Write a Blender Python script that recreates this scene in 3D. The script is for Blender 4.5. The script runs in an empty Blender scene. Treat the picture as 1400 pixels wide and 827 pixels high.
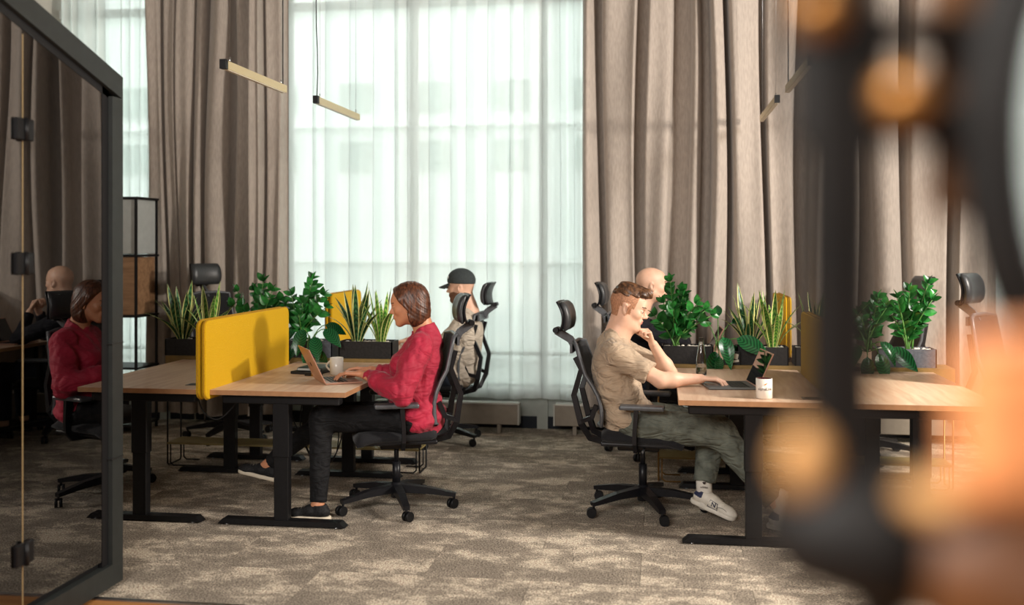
import bpy, bmesh, math, random
import numpy as np
from mathutils import Vector, Matrix
PI = math.pi
R = math.radians
random.seed(7)
scene = bpy.context.scene
COL = scene.collection

# ------------------------------------------------------------------ camera, world, lights
CAM_H = 1.545
YAW = math.atan(205 / 1400)
cam_d = bpy.data.cameras.new('camera')
cam = bpy.data.objects.new('camera', cam_d)
COL.objects.link(cam)
cam.location = (0, 0, CAM_H)
cam.rotation_euler = (PI / 2, 0, YAW)
cam_d.lens = 36.0
cam_d.sensor_width = 36.0
cam_d.shift_y = (334 - 413.5) / 1400
cam_d.clip_start = 0.05
cam_d.dof.use_dof = True
cam_d.dof.focus_distance = 6.0
cam_d.dof.aperture_fstop = 1.4
scene.camera = cam

world = bpy.data.worlds.new('world')
scene.world = world
world.use_nodes = True
wn = world.node_tree.nodes
wn['Background'].inputs[0].default_value = (1.0, 0.985, 0.975, 1)
wn['Background'].inputs[1].default_value = 7.0


def area(name, loc, target, size, size_y, power, color):
    l = bpy.data.lights.new(name, 'AREA')
    l.shape = 'RECTANGLE'
    l.size = size
    l.size_y = size_y
    l.energy = power
    l.color = color
    o = bpy.data.objects.new(name, l)
    COL.objects.link(o)
    o.location = loc
    o.rotation_euler = (Vector(target) - Vector(loc)).to_track_quat('-Z', 'Y').to_euler()
    return o


area('lobby_spotlight', (3.9, 4.7, 2.55), (-1.2, 6.1, 0.9), 0.32, 0.32, 235, (1.0, 0.90, 0.78))
area('room_fill_light', (-1.7, -0.8, 3.1), (-0.6, 6.5, 0.8), 3.0, 1.8, 300, (1.0, 0.95, 0.89))  # added soft fill for the room and faces; no window stands there
area('drape_fill_light', (4.2, 4.6, 3.9), (1.0, 8.4, 2.0), 0.9, 0.8, 190, (1.0, 0.97, 0.93))  # added fill that brightens the taupe drapes obliquely; not a fixture of the room

scene.view_settings.view_transform = 'Standard'
scene.view_settings.look = 'None'
scene.view_settings.gamma = 1.0
scene.view_settings.use_curve_mapping = False
scene.view_settings.exposure = 0.0
scene.cycles.use_denoising = True
scene.cycles.max_bounces = 8
scene.cycles.transparent_max_bounces = 16
scene.cycles.sample_clamp_indirect = 6.0
scene.cycles.caustics_reflective = False
scene.cycles.caustics_refractive = False

# ------------------------------------------------------------------ materials
MATS = {}


def rgb(h):
    h = h.lstrip('#')
    c = [int(h[i:i + 2], 16) / 255 for i in (0, 2, 4)]
    return tuple((x / 12.92 if x <= .04045 else ((x + .055) / 1.055) ** 2.4) for x in c)


def mat(name, color, rough=0.6, metal=0.0, noise=0.0, scale=20.0, stretch=None, bump=0.0, color2=None,
        detail=3.0, coord='Object', wrinkle=0.0, sheen=0.0, spec=0.5, coat=0.0, sss=0.0, bscale=None):
    if name in MATS:
        return MATS[name]
    if isinstance(color, str):
        color = rgb(color)
    if isinstance(color2, str):
        color2 = rgb(color2)
    m = bpy.data.materials.new(name)
    m.use_nodes = True
    nt = m.node_tree
    b = nt.nodes['Principled BSDF']
    b.inputs['Base Color'].default_value = (*color, 1)
    b.inputs['Roughness'].default_value = rough
    b.inputs['Metallic'].default_value = metal
    b.inputs['Specular IOR Level'].default_value = spec
    if sheen:
        b.inputs['Sheen Weight'].default_value = sheen
    if rough > .3 and max(color) < .03:
        b.inputs['Specular IOR Level'].default_value = .28
    if coat:
        b.inputs['Coat Weight'].default_value = coat
    if sss:
        b.inputs['Subsurface Weight'].default_value = sss
        b.inputs['Subsurface Radius'].default_value = (0.012, 0.005, 0.003)
        b.inputs['Subsurface Scale'].default_value = 1.0
    tc = nt.nodes.new('ShaderNodeTexCoord')
    mp = nt.nodes.new('ShaderNodeMapping')
    if stretch:
        mp.inputs['Scale'].default_value = stretch
    nt.links.new(tc.outputs[coord], mp.inputs[0])
    tx = nt.nodes.new('ShaderNodeTexNoise')
    tx.inputs['Scale'].default_value = scale
    tx.inputs['Detail'].default_value = detail
    nt.links.new(mp.outputs[0], tx.inputs['Vector'])
    if color2 is None and noise:
        color2 = tuple(max(0, c * (1 - noise)) for c in color)
        c1 = tuple(min(1, c * (1 + noise)) for c in color)
    else:
        c1 = color
    if color2 is not None:
        rp = nt.nodes.new('ShaderNodeValToRGB')
        rp.color_ramp.elements[0].position = 0.35
        rp.color_ramp.elements[1].position = 0.65
        rp.color_ramp.elements[0].color = (*color2, 1)
        rp.color_ramp.elements[1].color = (*c1, 1)
        nt.links.new(tx.outputs['Fac'], rp.inputs[0])
        nt.links.new(rp.outputs[0], b.inputs['Base Color'])
    if wrinkle:
        mw = nt.nodes.new('ShaderNodeMapping')
        mw.inputs['Scale'].default_value = (7, 7, 16)
        mw.inputs['Rotation'].default_value = (.3, .5, 0)
        nt.links.new(tc.outputs['Object'], mw.inputs[0])
        wv = nt.nodes.new('ShaderNodeTexNoise')
        wv.inputs['Scale'].default_value = 1.0
        wv.inputs['Detail'].default_value = 2.0
        wv.inputs['Distortion'].default_value = 1.6
        nt.links.new(mw.outputs[0], wv.inputs['Vector'])
        wp = nt.nodes.new('ShaderNodeBump')
        wp.inputs['Strength'].default_value = wrinkle
        wp.inputs['Distance'].default_value = 0.045
        nt.links.new(wv.outputs['Fac'], wp.inputs['Height'])
        nt.links.new(wp.outputs[0], b.inputs['Normal'])
    if bump and not wrinkle:
        t2 = tx
        if bscale:
            t2 = nt.nodes.new('ShaderNodeTexNoise')
            t2.inputs['Scale'].default_value = bscale
            t2.inputs['Detail'].default_value = 2
            nt.links.new(mp.outputs[0], t2.inputs['Vector'])
        bp = nt.nodes.new('ShaderNodeBump')
        bp.inputs['Strength'].default_value = bump
        bp.inputs['Distance'].default_value = 0.01
        nt.links.new(t2.outputs['Fac'], bp.inputs['Height'])
        nt.links.new(bp.outputs[0], b.inputs['Normal'])
    MATS[name] = m
    return m


def new_nodes(name):
    m = bpy.data.materials.new(name)
    m.use_nodes = True
    nt = m.node_tree
    nt.nodes.clear()
    out = nt.nodes.new('ShaderNodeOutputMaterial')
    MATS[name] = m
    return m, nt, out


def N(nt, t, **kw):
    n = nt.nodes.new(t)
    for k, v in kw.items():
        if k.startswith('i_'):
            key = k[2:]
            n.inputs[int(key) if key.isdigit() else key].default_value = v
        else:
            setattr(n, k, v)
    return n


def carpet_material():
    m, nt, out = new_nodes('carpet')
    b = N(nt, 'ShaderNodeBsdfPrincipled', i_Roughness=0.95)
    b.inputs['Specular IOR Level'].default_value = 0.15
    geo = N(nt, 'ShaderNodeNewGeometry')
    inf = N(nt, 'ShaderNodeObjectInfo')
    cmb = N(nt, 'ShaderNodeMath', operation='MULTIPLY')
    cmb.inputs[1].default_value = 37.0
    nt.links.new(inf.outputs['Random'], cmb.inputs[0])
    add = N(nt, 'ShaderNodeVectorMath', operation='ADD')
    nt.links.new(geo.outputs['Position'], add.inputs[0])
    nt.links.new(cmb.outputs[0], add.inputs[1])
    mp = N(nt, 'ShaderNodeMapping')
    mp.inputs['Scale'].default_value = (1.0, 1.35, 1.0)
    nt.links.new(add.outputs[0], mp.inputs[0])
    n1 = N(nt, 'ShaderNodeTexNoise', i_Scale=3.4, i_Detail=12.0, i_Roughness=0.74)
    nt.links.new(mp.outputs[0], n1.inputs['Vector'])
    rp = N(nt, 'ShaderNodeValToRGB')
    e = rp.color_ramp.elements
    e[0].position, e[1].position = 0.42, 0.58
    e[0].color = (*rgb('#857b6f'), 1)
    e[1].color = (*rgb('#c9bba8'), 1)
    k = e.new(0.505)
    k.color = (*rgb('#988d7f'), 1)
    nt.links.new(n1.outputs['Fac'], rp.inputs[0])
    n2 = N(nt, 'ShaderNodeTexNoise', i_Scale=115.0, i_Detail=3.0, i_Roughness=0.8)
    nt.links.new(geo.outputs['Position'], n2.inputs['Vector'])
    mul = N(nt, 'ShaderNodeMix', data_type='RGBA', blend_type='OVERLAY')
    mul.inputs[0].default_value = 0.95
    r2 = N(nt, 'ShaderNodeValToRGB')
    r2.color_ramp.elements[0].position, r2.color_ramp.elements[1].position = .36, .64
    nt.links.new(n2.outputs['Fac'], r2.inputs[0])
    nt.links.new(rp.outputs[0], mul.inputs[6])
    nt.links.new(r2.outputs[0], mul.inputs[7])
    nt.links.new(mul.outputs[2], b.inputs['Base Color'])
    bp = N(nt, 'ShaderNodeBump', i_Strength=0.6, i_Distance=0.006)
    nt.links.new(n2.outputs['Fac'], bp.inputs['Height'])
    nt.links.new(bp.outputs[0], b.inputs['Normal'])
    nt.links.new(b.outputs[0], out.inputs[0])
    return m


def wood_material(name, c1, c2, axis='Y', rough=0.45):
    m, nt, out = new_nodes(name)
    b = N(nt, 'ShaderNodeBsdfPrincipled', i_Roughness=rough)
    tc = N(nt, 'ShaderNodeTexCoord')
    mp = N(nt, 'ShaderNodeMapping')
    sc = {'X': (1.2, 14, 14), 'Y': (14, 1.2, 14), 'Z': (14, 14, 1.2)}[axis]
    mp.inputs['Scale'].default_value = sc
    nt.links.new(tc.outputs['Object'], mp.inputs[0])
    n1 = N(nt, 'ShaderNodeTexNoise', i_Scale=1.6, i_Detail=6.0, i_Roughness=0.65, i_Distortion=0.6)
    nt.links.new(mp.outputs[0], n1.inputs['Vector'])
    rp = N(nt, 'ShaderNodeValToRGB')
    e = rp.color_ramp.elements
    e[0].position, e[1].position = 0.35, 0.62
    e[0].color = (*rgb(c2), 1)
    e[1].color = (*rgb(c1), 1)
    nt.links.new(n1.outputs['Fac'], rp.inputs[0])
    nt.links.new(rp.outputs[0], b.inputs['Base Color'])
    nt.links.new(b.outputs[0], out.inputs[0])
    return m


def sheer_material():
    m, nt, out = new_nodes('sheer')
    tr = N(nt, 'ShaderNodeBsdfTransparent', i_Color=(0.97, 1.0, 0.99, 1))
    tl = N(nt, 'ShaderNodeBsdfTranslucent', i_Color=(0.90, 0.93, 0.91, 1))
    df = N(nt, 'ShaderNodeBsdfDiffuse', i_Color=(0.88, 0.91, 0.90, 1))
    m1 = N(nt, 'ShaderNodeMixShader', i_0=0.32)
    nt.links.new(tl.outputs[0], m1.inputs[1])
    nt.links.new(df.outputs[0], m1.inputs[2])
    m2 = N(nt, 'ShaderNodeMixShader')
    lw = N(nt, 'ShaderNodeLayerWeight', i_Blend=0.35)
    mr = N(nt, 'ShaderNodeMapRange')
    mr.inputs['To Min'].default_value = 0.86
    mr.inputs['To Max'].default_value = 0.97
    nt.links.new(lw.outputs['Facing'], mr.inputs['Value'])
    nt.links.new(mr.outputs[0], m2.inputs[0])
    nt.links.new(tr.outputs[0], m2.inputs[1])
    nt.links.new(m1.outputs[0], m2.inputs[2])
    nt.links.new(m2.outputs[0], out.inputs[0])
    return m


def pane_material(name, tint, refl, clear):
    m, nt, out = new_nodes(name)
    tr = N(nt, 'ShaderNodeBsdfTransparent', i_Color=(*tint, 1))
    gl = N(nt, 'ShaderNodeBsdfGlossy', i_Color=(1, 1, 1, 1), i_Roughness=0.012)
    fr = N(nt, 'ShaderNodeFresnel', i_IOR=refl)
    mx = N(nt, 'ShaderNodeMixShader')
    nt.links.new(fr.outputs[0], mx.inputs[0])
    nt.links.new(tr.outputs[0], mx.inputs[1])
    nt.links.new(gl.outputs[0], mx.inputs[2])
    nt.links.new(mx.outputs[0], out.inputs[0])
    return m


CARPET = carpet_material()
DESKWOOD = wood_material('desk_oak', '#d6baa0', '#c3a086', 'Y', 0.42)
CABWOOD = wood_material('cabinet_oak', '#9a7758', '#7d5d42', 'X')
FLOORWOOD = wood_material('floor_oak', '#b9824d', '#9a6535', 'X')
SHEER = sheer_material()
PODGLASS = pane_material('pod_glass', (0.34, 0.28, 0.24), 2.35, 0)
WINGLASS = pane_material('window_glass', (0.93, 0.97, 0.96), 1.45, 0)
BLACK = mat('black_powder_coat', (0.005, 0.005, 0.006), 0.45, noise=.2, scale=60)
PLASTIC = mat('black_plastic', (0.008, 0.008, 0.010), 0.38, noise=.2, scale=50)
GREYPL = mat('dark_grey_plastic', (0.07, 0.074, 0.082), 0.35, noise=.15, scale=50)
FABRIC = mat('chair_fabric', (0.009, 0.009, 0.011), 0.85, noise=.4, scale=220, bump=.3, sheen=.12)
HEADPAD = mat('headrest_leather', (0.030, 0.032, 0.035), 0.38, noise=.2, scale=90, bump=.08)
CHROME = mat('chrome', (0.75, 0.76, 0.78), 0.15, 1.0)
STEEL = mat('brushed_steel', (0.45, 0.45, 0.46), 0.35, 1.0, noise=.1)
YELLOW = mat('yellow_felt', '#d3a600', 0.95, noise=.08, scale=160, bump=.35, detail=4)
YELLOWD = mat('yellow_felt_edge', '#a87c06', 0.95, noise=.2, scale=160, bump=.3)
OCHRE = mat('ochre_metal', '#80683a', 0.5, 0.3, noise=.1)
BRASSROD = mat('bronze_rod', '#8c6a3c', 0.4, 0.6)
PLANTER = mat('planter_black', (0.012, 0.011, 0.011), 0.6, noise=.3, scale=60, bump=.1)
PLANTERG = mat('planter_slate', (0.07, 0.075, 0.09), 0.6, noise=.2, scale=60, bump=.1)
PEBBLE = mat('pebbles', '#cfc8bd', 0.7, noise=.25, scale=40)
DRAPE = mat('drape_taupe', '#a89d93', 0.9, noise=.10, scale=14, stretch=(6, 6, 1.2), bump=.25, bscale=240, sheen=.25)
PARAPET = mat('parapet_paint', '#a5aaa3', 0.6, noise=.04)
RADM = mat('radiator_paint', '#8a8072', 0.5, noise=.06)
NAVY = mat('navy_skirting', '#171d26', 0.5, noise=.1)
WINFR = mat('window_frame_paint', '#c8cdca', 0.5, noise=.03)
WALLP = mat('wall_plaster', '#b9b2a8', 0.9, noise=.04, scale=6)
CEILP = mat('ceiling_paint', '#8c8781', 0.9, noise=.05)
WHITEC = mat('white_ceramic', '#e8e2d8', 0.25, noise=.03, coat=.4)


# ------------------------------------------------------------------ mesh building
class MB:
    def __init__(self):
        self.v, self.f, self.mi, self.sm = [], [], [], []
        self.cur = 0

    def add(self, verts, faces, smooth=False):
        o = len(self.v)
        self.v.extend([tuple(p) for p in verts])
        for f in faces:
            self.f.append([i + o for i in f])
            self.mi.append(self.cur)
            self.sm.append(smooth)
        return self

    def box(self, c, s, rot=None, bev=0.0):
        x, y, z = s[0] / 2, s[1] / 2, s[2] / 2
        c = Vector(c)
        if bev <= 0:
            vs = [Vector((a * x, b * y, d * z)) for a in (-1, 1) for b in (-1, 1) for d in (-1, 1)]
            fs = [(0, 1, 3, 2), (4, 6, 7, 5), (0, 4, 5, 1), (2, 3, 7, 6), (0, 2, 6, 4), (1, 5, 7, 3)]
        else:
            bm = bmesh.new()
            bmesh.ops.create_cube(bm, size=1)
            for v in bm.verts:
                v.co = Vector((v.co.x * s[0], v.co.y * s[1], v.co.z * s[2]))
            bmesh.ops.bevel(bm, geom=list(bm.edges), offset=min(bev, min(s) * .49), segments=2 if bev > .006 else 1, affect='EDGES', profile=.5)
            vs = [v.co.copy() for v in bm.verts]
            fs = [[v.index for v in f.verts] for f in bm.faces]
            bm.free()
        if rot is not None:
            if not isinstance(rot, Matrix):
                rot = Matrix.Rotation(rot, 3, 'Z')
            vs = [rot @ v for v in vs]
        return self.add([v + c for v in vs], fs, False)

    def tube(self, pts, r, n=8, cap=True, smooth=True):
        pts = [Vector(p) for p in pts]
        rs = r if isinstance(r, (list, tuple)) else [r] * len(pts)
        vs, fs = [], []
        t0 = (pts[1] - pts[0]).normalized()
        up = Vector((0, 0, 1)) if abs(t0.z) < .9 else Vector((1, 0, 0))
        a = t0.cross(up).normalized()
        for i, p in enumerate(pts):
            if i == 0:
                t = pts[1] - pts[0]
            elif i == len(pts) - 1:
                t = pts[-1] - pts[-2]
            else:
                t = (pts[i + 1] - p).normalized() + (p - pts[i - 1]).normalized()
            t.normalize()
            a = (a - t * a.dot(t)).normalized()
            b = t.cross(a)
            for k in range(n):
                w = 2 * PI * k / n
                vs.append(p + (a * math.cos(w) + b * math.sin(w)) * rs[i])
        for i in range(len(pts) - 1):
            for k in range(n):
                k2 = (k + 1) % n
                fs.append((i * n + k, i * n + k2, (i + 1) * n + k2, (i + 1) * n + k))
        self.add(vs, fs, smooth)
        if cap:
            o = len(self.v) - len(vs)
            self.f.append([o + k for k in range(n)][::-1]); self.mi.append(self.cur); self.sm.append(False)
            self.f.append([o + (len(pts) - 1) * n + k for k in range(n)]); self.mi.append(self.cur); self.sm.append(False)
        return self

    def bar(self, pts, w, h, up=(0, 0, 1)):
        """rectangular section sweep; w,h numbers or lists"""
        pts = [Vector(p) for p in pts]
        n = len(pts)
        ws = w if isinstance(w, (list, tuple)) else [w] * n
        hs = h if isinstance(h, (list, tuple)) else [h] * n
        vs, fs = [], []
        for i, p in enumerate(pts):
            t = pts[min(i + 1, n - 1)] - pts[max(i - 1, 0)]
            t.normalize()
            s = t.cross(Vector(up)).normalized()
            u = s.cross(t)
            for a, b in ((-1, -1), (1, -1), (1, 1), (-1, 1)):
                vs.append(p + s * a * ws[i] / 2 + u * b * hs[i] / 2)
        for i in range(n - 1):
            for k in range(4):
                k2 = (k + 1) % 4
                fs.append((i * 4 + k, i * 4 + k2, (i + 1) * 4 + k2, (i + 1) * 4 + k))
        fs.append((3, 2, 1, 0))
        fs.append(tuple((n - 1) * 4 + k for k in range(4)))
        return self.add(vs, fs)

    def lathe(self, prof, c=(0, 0, 0), n=24, smooth=True, axis='Z', cap=False):
        vs, fs = [], []
        c = Vector(c)
        for r, z in prof:
            for k in range(n):
                w = 2 * PI * k / n
                p = (r * math.cos(w), r * math.sin(w), z)
                if axis == 'X':
                    p = (z, p[0], p[1])
                if axis == 'Y':
                    p = (p[1], z, p[0])
                vs.append(c + Vector(p))
        m = len(prof)
        for i in range(m - 1):
            for k in range(n):
                k2 = (k + 1) % n
                fs.append((i * n + k, i * n + k2, (i + 1) * n + k2, (i + 1) * n + k))
        if cap:
            fs.append(tuple(range(n))[::-1])
            fs.append(tuple((m - 1) * n + k for k in range(n)))
        return self.add(vs, fs, smooth)

    def sheet(self, fn, nu, nv, smooth=True):
        vs = [fn(i / nu, j / nv) for i in range(nu + 1) for j in range(nv + 1)]
        fs = [(i * (nv + 1) + j, (i + 1) * (nv + 1) + j, (i + 1) * (nv + 1) + j + 1, i * (nv + 1) + j + 1)
              for i in range(nu) for j in range(nv)]
        return self.add(vs, fs, smooth)

    def slab(self, fn, nu, nv, thick, smooth=True):
        """closed curved slab: fn(u,v)->point, offset by thick along the mean normal"""
        P = [[Vector(fn(i / nu, j / nv)) for j in range(nv + 1)] for i in range(nu + 1)]
        vs, fs = [], []
        for i in range(nu + 1):
            for j in range(nv + 1):
                du = P[min(i + 1, nu)][j] - P[max(i - 1, 0)][j]
                dv = P[i][min(j + 1, nv)] - P[i][max(j - 1, 0)]
                nn = du.cross(dv).normalized()
                th = thick(i / nu, j / nv) if callable(thick) else thick
                vs.append(P[i][j] + nn * th / 2)
                vs.append(P[i][j] - nn * th / 2)
        W = (nv + 1) * 2
        id_ = lambda i, j, k: i * W + j * 2 + k
        for i in range(nu):
            for j in range(nv):
                fs.append((id_(i, j, 0), id_(i + 1, j, 0), id_(i + 1, j + 1, 0), id_(i, j + 1, 0)))
                fs.append((id_(i, j, 1), id_(i, j + 1, 1), id_(i + 1, j + 1, 1), id_(i + 1, j, 1)))
        for i in range(nu):
            fs.append((id_(i, 0, 0), id_(i, 0, 1), id_(i + 1, 0, 1), id_(i + 1, 0, 0)))
            fs.append((id_(i, nv, 0), id_(i + 1, nv, 0), id_(i + 1, nv, 1), id_(i, nv, 1)))
        for j in range(nv):
            fs.append((id_(0, j, 0), id_(0, j + 1, 0), id_(0, j + 1, 1), id_(0, j, 1)))
            fs.append((id_(nu, j, 0), id_(nu, j, 1), id_(nu, j + 1, 1), id_(nu, j + 1, 0)))
        return self.add(vs, fs, smooth)

    def mesh(self, name, mats):
        me = bpy.data.meshes.new(name)
        me.from_pydata(self.v, [], self.f)
        if not isinstance(mats, (list, tuple)):
            mats = [mats]
        for m in mats:
            me.materials.append(m)
        me.polygons.foreach_set('material_index', self.mi)
        me.polygons.foreach_set('use_smooth', self.sm)
        me.update()
        return me

    def build(self, name, mats, parent=None, fixn=True):
        me = self.mesh(name, mats)
        if fixn:
            bm = bmesh.new()
            bm.from_mesh(me)
            bmesh.ops.recalc_face_normals(bm, faces=bm.faces)
            bm.to_mesh(me)
            bm.free()
        return link(name, me, parent)


def link(name, me, parent=None, loc=None, rot=None, scale=None):
    o = bpy.data.objects.new(name, me)
    COL.objects.link(o)
    if parent is not None:
        o.parent = parent
    if loc is not None:
        o.location = loc
    if rot is not None:
        o.rotation_euler = rot
    if scale is not None:
        o.scale = scale
    return o


def tag(o, label=None, cat=None, group=None, kind=None):
    if label: o['label'] = label
    if cat: o['category'] = cat
    if group: o['group'] = group
    if kind: o['kind'] = kind
    return o


def thing(name, label, cat, loc=(0, 0, 0), rotz=0.0, group=None):
    o = bpy.data.objects.new(name, None)
    COL.objects.link(o)
    o.empty_display_size = .1
    o.location = loc
    o.rotation_euler = (0, 0, rotz)
    return tag(o, label, cat, group)


def struct(o, label=None):
    o['kind'] = 'structure'
    if label: o['label'] = label
    return o


def B(c, s, name, m, parent=None, bev=0.0, rot=None):
    return MB().box(c, s, rot, bev).build(name, m, parent)


# ------------------------------------------------------------------ room shell
YB = 8.55
XL, XR, YF, ZC = -5.4, 4.6, -2.6, 4.4
floor = struct(B(((XL + XR) / 2, (YF + YB) / 2 + .3, -0.06), (XR - XL, YB - YF + 1.0, 0.10), 'floor', mat('screed', '#6b665f', .9)), 'floor slab under the carpet tiles')
tile_me = MB().box((0, 0, 0), (0.998, 0.498, 0.010), bev=0).mesh('carpet_tile', CARPET)
ny = 0
for j in range(9):
    y0 = 4.17 + j * 0.5
    for i in range(10):
        x0 = XL + .2 + (i + (0.5 if j % 2 else 0)) * 1.0
        if x0 > XR - .4:
            continue
        o = link('carpet_tile', tile_me, floor, (x0 + .1, min(y0 + .25, YB - .1), -0.005))
trim = struct(B(((XL + XR) / 2, 4.155, 0.0), (XR - XL, 0.03, 0.008), 'trim_1', STEEL), 'steel transition strip between carpet and wood floor')
plank_me = MB().box((0, 0, 0), (1.196, 0.136, 0.012)).mesh('floorboard', FLOORWOOD)
for j in range(9):
    for i in range(8):
        link('floorboard', plank_me, floor, (XL + .6 + i * 1.2 + (j % 3) * .35, 4.07 - j * .14, -0.006))
B(((XL + XR) / 2, 0.15, -0.006), (XR - XL, 5.3, 0.012), 'plain_floor', FLOORWOOD, floor)
struct(B(((XL + XR) / 2, (YF + YB) / 2 + .3, ZC + .06), (XR - XL, YB - YF + 1.0, .12), 'ceiling', CEILP))
struct(B((XL - .06, (YF + YB) / 2 + .3, ZC / 2), (.12, YB - YF + 1.0, ZC), 'wall_left', WALLP))
struct(B((XR + .06, (YF + YB) / 2 + .3, ZC / 2), (.12, YB - YF + 1.0, ZC), 'wall_right', WALLP))
struct(B(((XL + XR) / 2, YF - .06, ZC / 2), (XR - XL, .12, ZC), 'wall_front', WALLP))
# window wall: parapet, mullions, panes
wb = MB().box(((XL + XR) / 2, YB + .06, .16), (XR - XL, .12, .32))
wb.box(((XL + XR) / 2, YB + .06, ZC - .1), (XR - XL, .12, .2))
wb = struct(wb.build('wall_back', PARAPET), 'low pale window parapet')
k = 0
for x in np.arange(XL + .1, XR, 1.12):
    xx = -0.99 + 1.12 * round((x + .99) / 1.12)
    k += 1
    B((xx, YB - .01, .165), (.09, .05, .33), 'panel_post', PARAPET, wb)
skirt = struct(B(((XL + XR) / 2, YB - .008, .05), (XR - XL, .02, .10), 'baseboard_back', NAVY))
for i in range(9):
    xc = -0.99 + 1.12 * (i - 4) + .56
    if not (XL < xc < XR):
        continue
    fr = MB()
    z0, z1 = .32, ZC - .2
    for zz in (z0 + .03, .62, 3.62, z1 - .03):
        fr.box((xc, YB + .05, zz), (1.12, .04, .03 if zz != 3.62 else .07))
    for xx in (xc - .545, xc + .545):
        fr.box((xx, YB + .05, (z0 + z1) / 2), (.04, .04, z1 - z0))
    w = struct(fr.build('window_%d' % (i + 1), WINFR))
    MB().box((xc, YB + .06, (z0 + z1) / 2), (1.0, .008, z1 - z0 - .06)).build('pane', WINGLASS, w)

# outside
PALEB = mat('pale_render', '#cfd5d2', .9, noise=.05)
DARKW = mat('facade_window', '#7d8f88', .3)
grd = struct(B((0, 19, -.5), (60, 20, .2), 'ground', mat('paving_outside', '#8f938f', .9, noise=.1)))
bld = thing('office_building', 'pale office block seen through the sheer curtains', 'building', (0, 17, -.4))
B((0, 1, 4.8), (34, 2, 9.6), 'facade', PALEB, bld)
for i in range(-12, 13):
    for j in range(4):
        if j == 1 or j == 2:
            B((i * 1.35 + .2, -.03, 2.35 + j * 1.1 - (j == 2) * .1), (.55, .08, .5), 'window', DARKW, bld)
for zz in (1.7, 4.0, 6.1, 8.4):
    B((0, -.08, zz), (34, .16, .12), 'ledge', mat('ledge', '#dfe3e1', .8), bld)


# ------------------------------------------------------------------ curtains
def curtain(name, label, cat, x0, x1, y, z0, z1, m, amp, pw, seed, group=None, gap=.35, parent=None, valley=(0, 0.001)):
    rnd = random.Random(seed)
    # profile: wide rounded fronts, narrow deep tucks
    pts = []
    x = x0
    while x < x1 - 1e-6:
        w = min(rnd.uniform(pw * .6, pw * 1.45), x1 - x)
        if x1 - (x + w) < pw * .4:
            w = x1 - x
        a = amp * rnd.uniform(.7, 1.25)
        g = gap * rnd.uniform(.6, 1.2)
        n = 16
        wv = w * rnd.uniform(*valley) if w > pw * .5 else 0
        w_full, w = w, w - wv
        for i in range(n):
            t = i / n
            s = math.sin(PI * t)
            fy = a * (s ** g) * (1 + .12 * math.sin(9 * t + seed + x * 7))
            sk = rnd.uniform(-.02, .02) * w
            fx = w * (t - (.135 if gap < .7 else 0) * math.sin(2 * PI * t))
            pts.append((x + fx + sk * 0, fy))
        x += w
        if wv > 0:
            pts.append((x + .002, 0)); pts.append((x + wv * .5, -.01))
            x += wv
    pts.append((x1, 0))
    nz = 24
    ph = [rnd.uniform(0, 6.28) for _ in range(6)]
    vs, fs = [], []
    for j in range(nz + 1):
        z = z0 + (z1 - z0) * j / nz
        for (px, py) in pts:
            sway = .012 * math.sin(px * 5 + z * 1.1 + ph[0]) * min(1, (px - x0) * 8, (x1 - px) * 8 + .05) * (amp / .1)
            dep = 1 + .18 * math.sin(px * 9 + z * .9 + ph[1]) + .08 * math.sin(px * 17 - z * 2 + ph[2])
            vs.append((px + sway, y - py * dep, z + (0 if j else .006 * math.sin(px * 11))))
    n = len(pts)
    for j in range(nz):
        for i in range(n - 1):
            fs.append((j * n + i, j * n + i + 1, (j + 1) * n + i + 1, (j + 1) * n + i))
    mb = MB()
    mb.add(vs, fs, True)
    o = mb.build(name, m, parent, fixn=False)
    if parent is None:
        tag(o, label, cat, group)
    return o


ZT = 4.25
curtain('sheer_curtain', 'white sheer curtain behind the metal shelf unit', 'curtain', -5.3, -4.36, 8.45, .27, ZT, SHEER, .035, .12, 1, gap=1.7)
curtain('sheer_curtain', 'wide white sheer curtain behind the woman and the capped man', 'curtain', -3.2, -.58, 8.45, .262, ZT, SHEER, .035, .17, 2, gap=1.7)
curtain('sheer_curtain', 'narrow white sheer curtain past the end of the taupe drapes', 'curtain', 2.55, 4.5, 8.45, .27, ZT, SHEER, .035, .13, 3, gap=1.7)
curtain('drape', 'brown-taupe pleated drape between the two white sheers', 'curtain', -4.39, -3.17, 8.42, .10, ZT, DRAPE, .20, .17, 11, gap=.30, valley=(.05, .28))
curtain('drape', 'taupe pleated drape behind the bald man', 'curtain', -.635, 1.30, 8.42, .262, ZT, DRAPE, .25, .25, 21, gap=.24, valley=(.14, .46))
curtain('drape', 'taupe pleated drape behind the empty swivel chairs', 'curtain', 1.31, 2.57, 8.42, .262, ZT, DRAPE, .25, .25, 5, gap=.24, valley=(.14, .46))
rail = struct(B(((XL + XR) / 2, 8.40, ZT + .03), (XR - XL, .06, .04), 'trim_2', STEEL), 'curtain rail')


# ------------------------------------------------------------------ radiators
def radiator(x0, x1, label):
    t = thing('radiator', label, 'radiator', ((x0 + x1) / 2, 8.30, 0), group=None)
    w = x1 - x0
    B((0, 0, .158), (w, .10, .165), 'housing', RADM, t, .004)
    lid = MB().box((0, .0, .246), (w - .01, .11, .012))
    lid.build('top_grille', mat('grille_alu', '#c9c7bf', .35, .4), t)
    for i in range(int(w / .045)):
        pass
    for s in (-1, 1):
        B((s * (w / 2 + .004), 0, .162), (.012, .108, .175), 'end_cap', mat('end_cap_alu', '#b9b8b0', .4, .3), t)
        B((s * (w / 2 - .16), 0, .04), (.03, .05, .08), 'leg', RADM, t)
    return t


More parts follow.
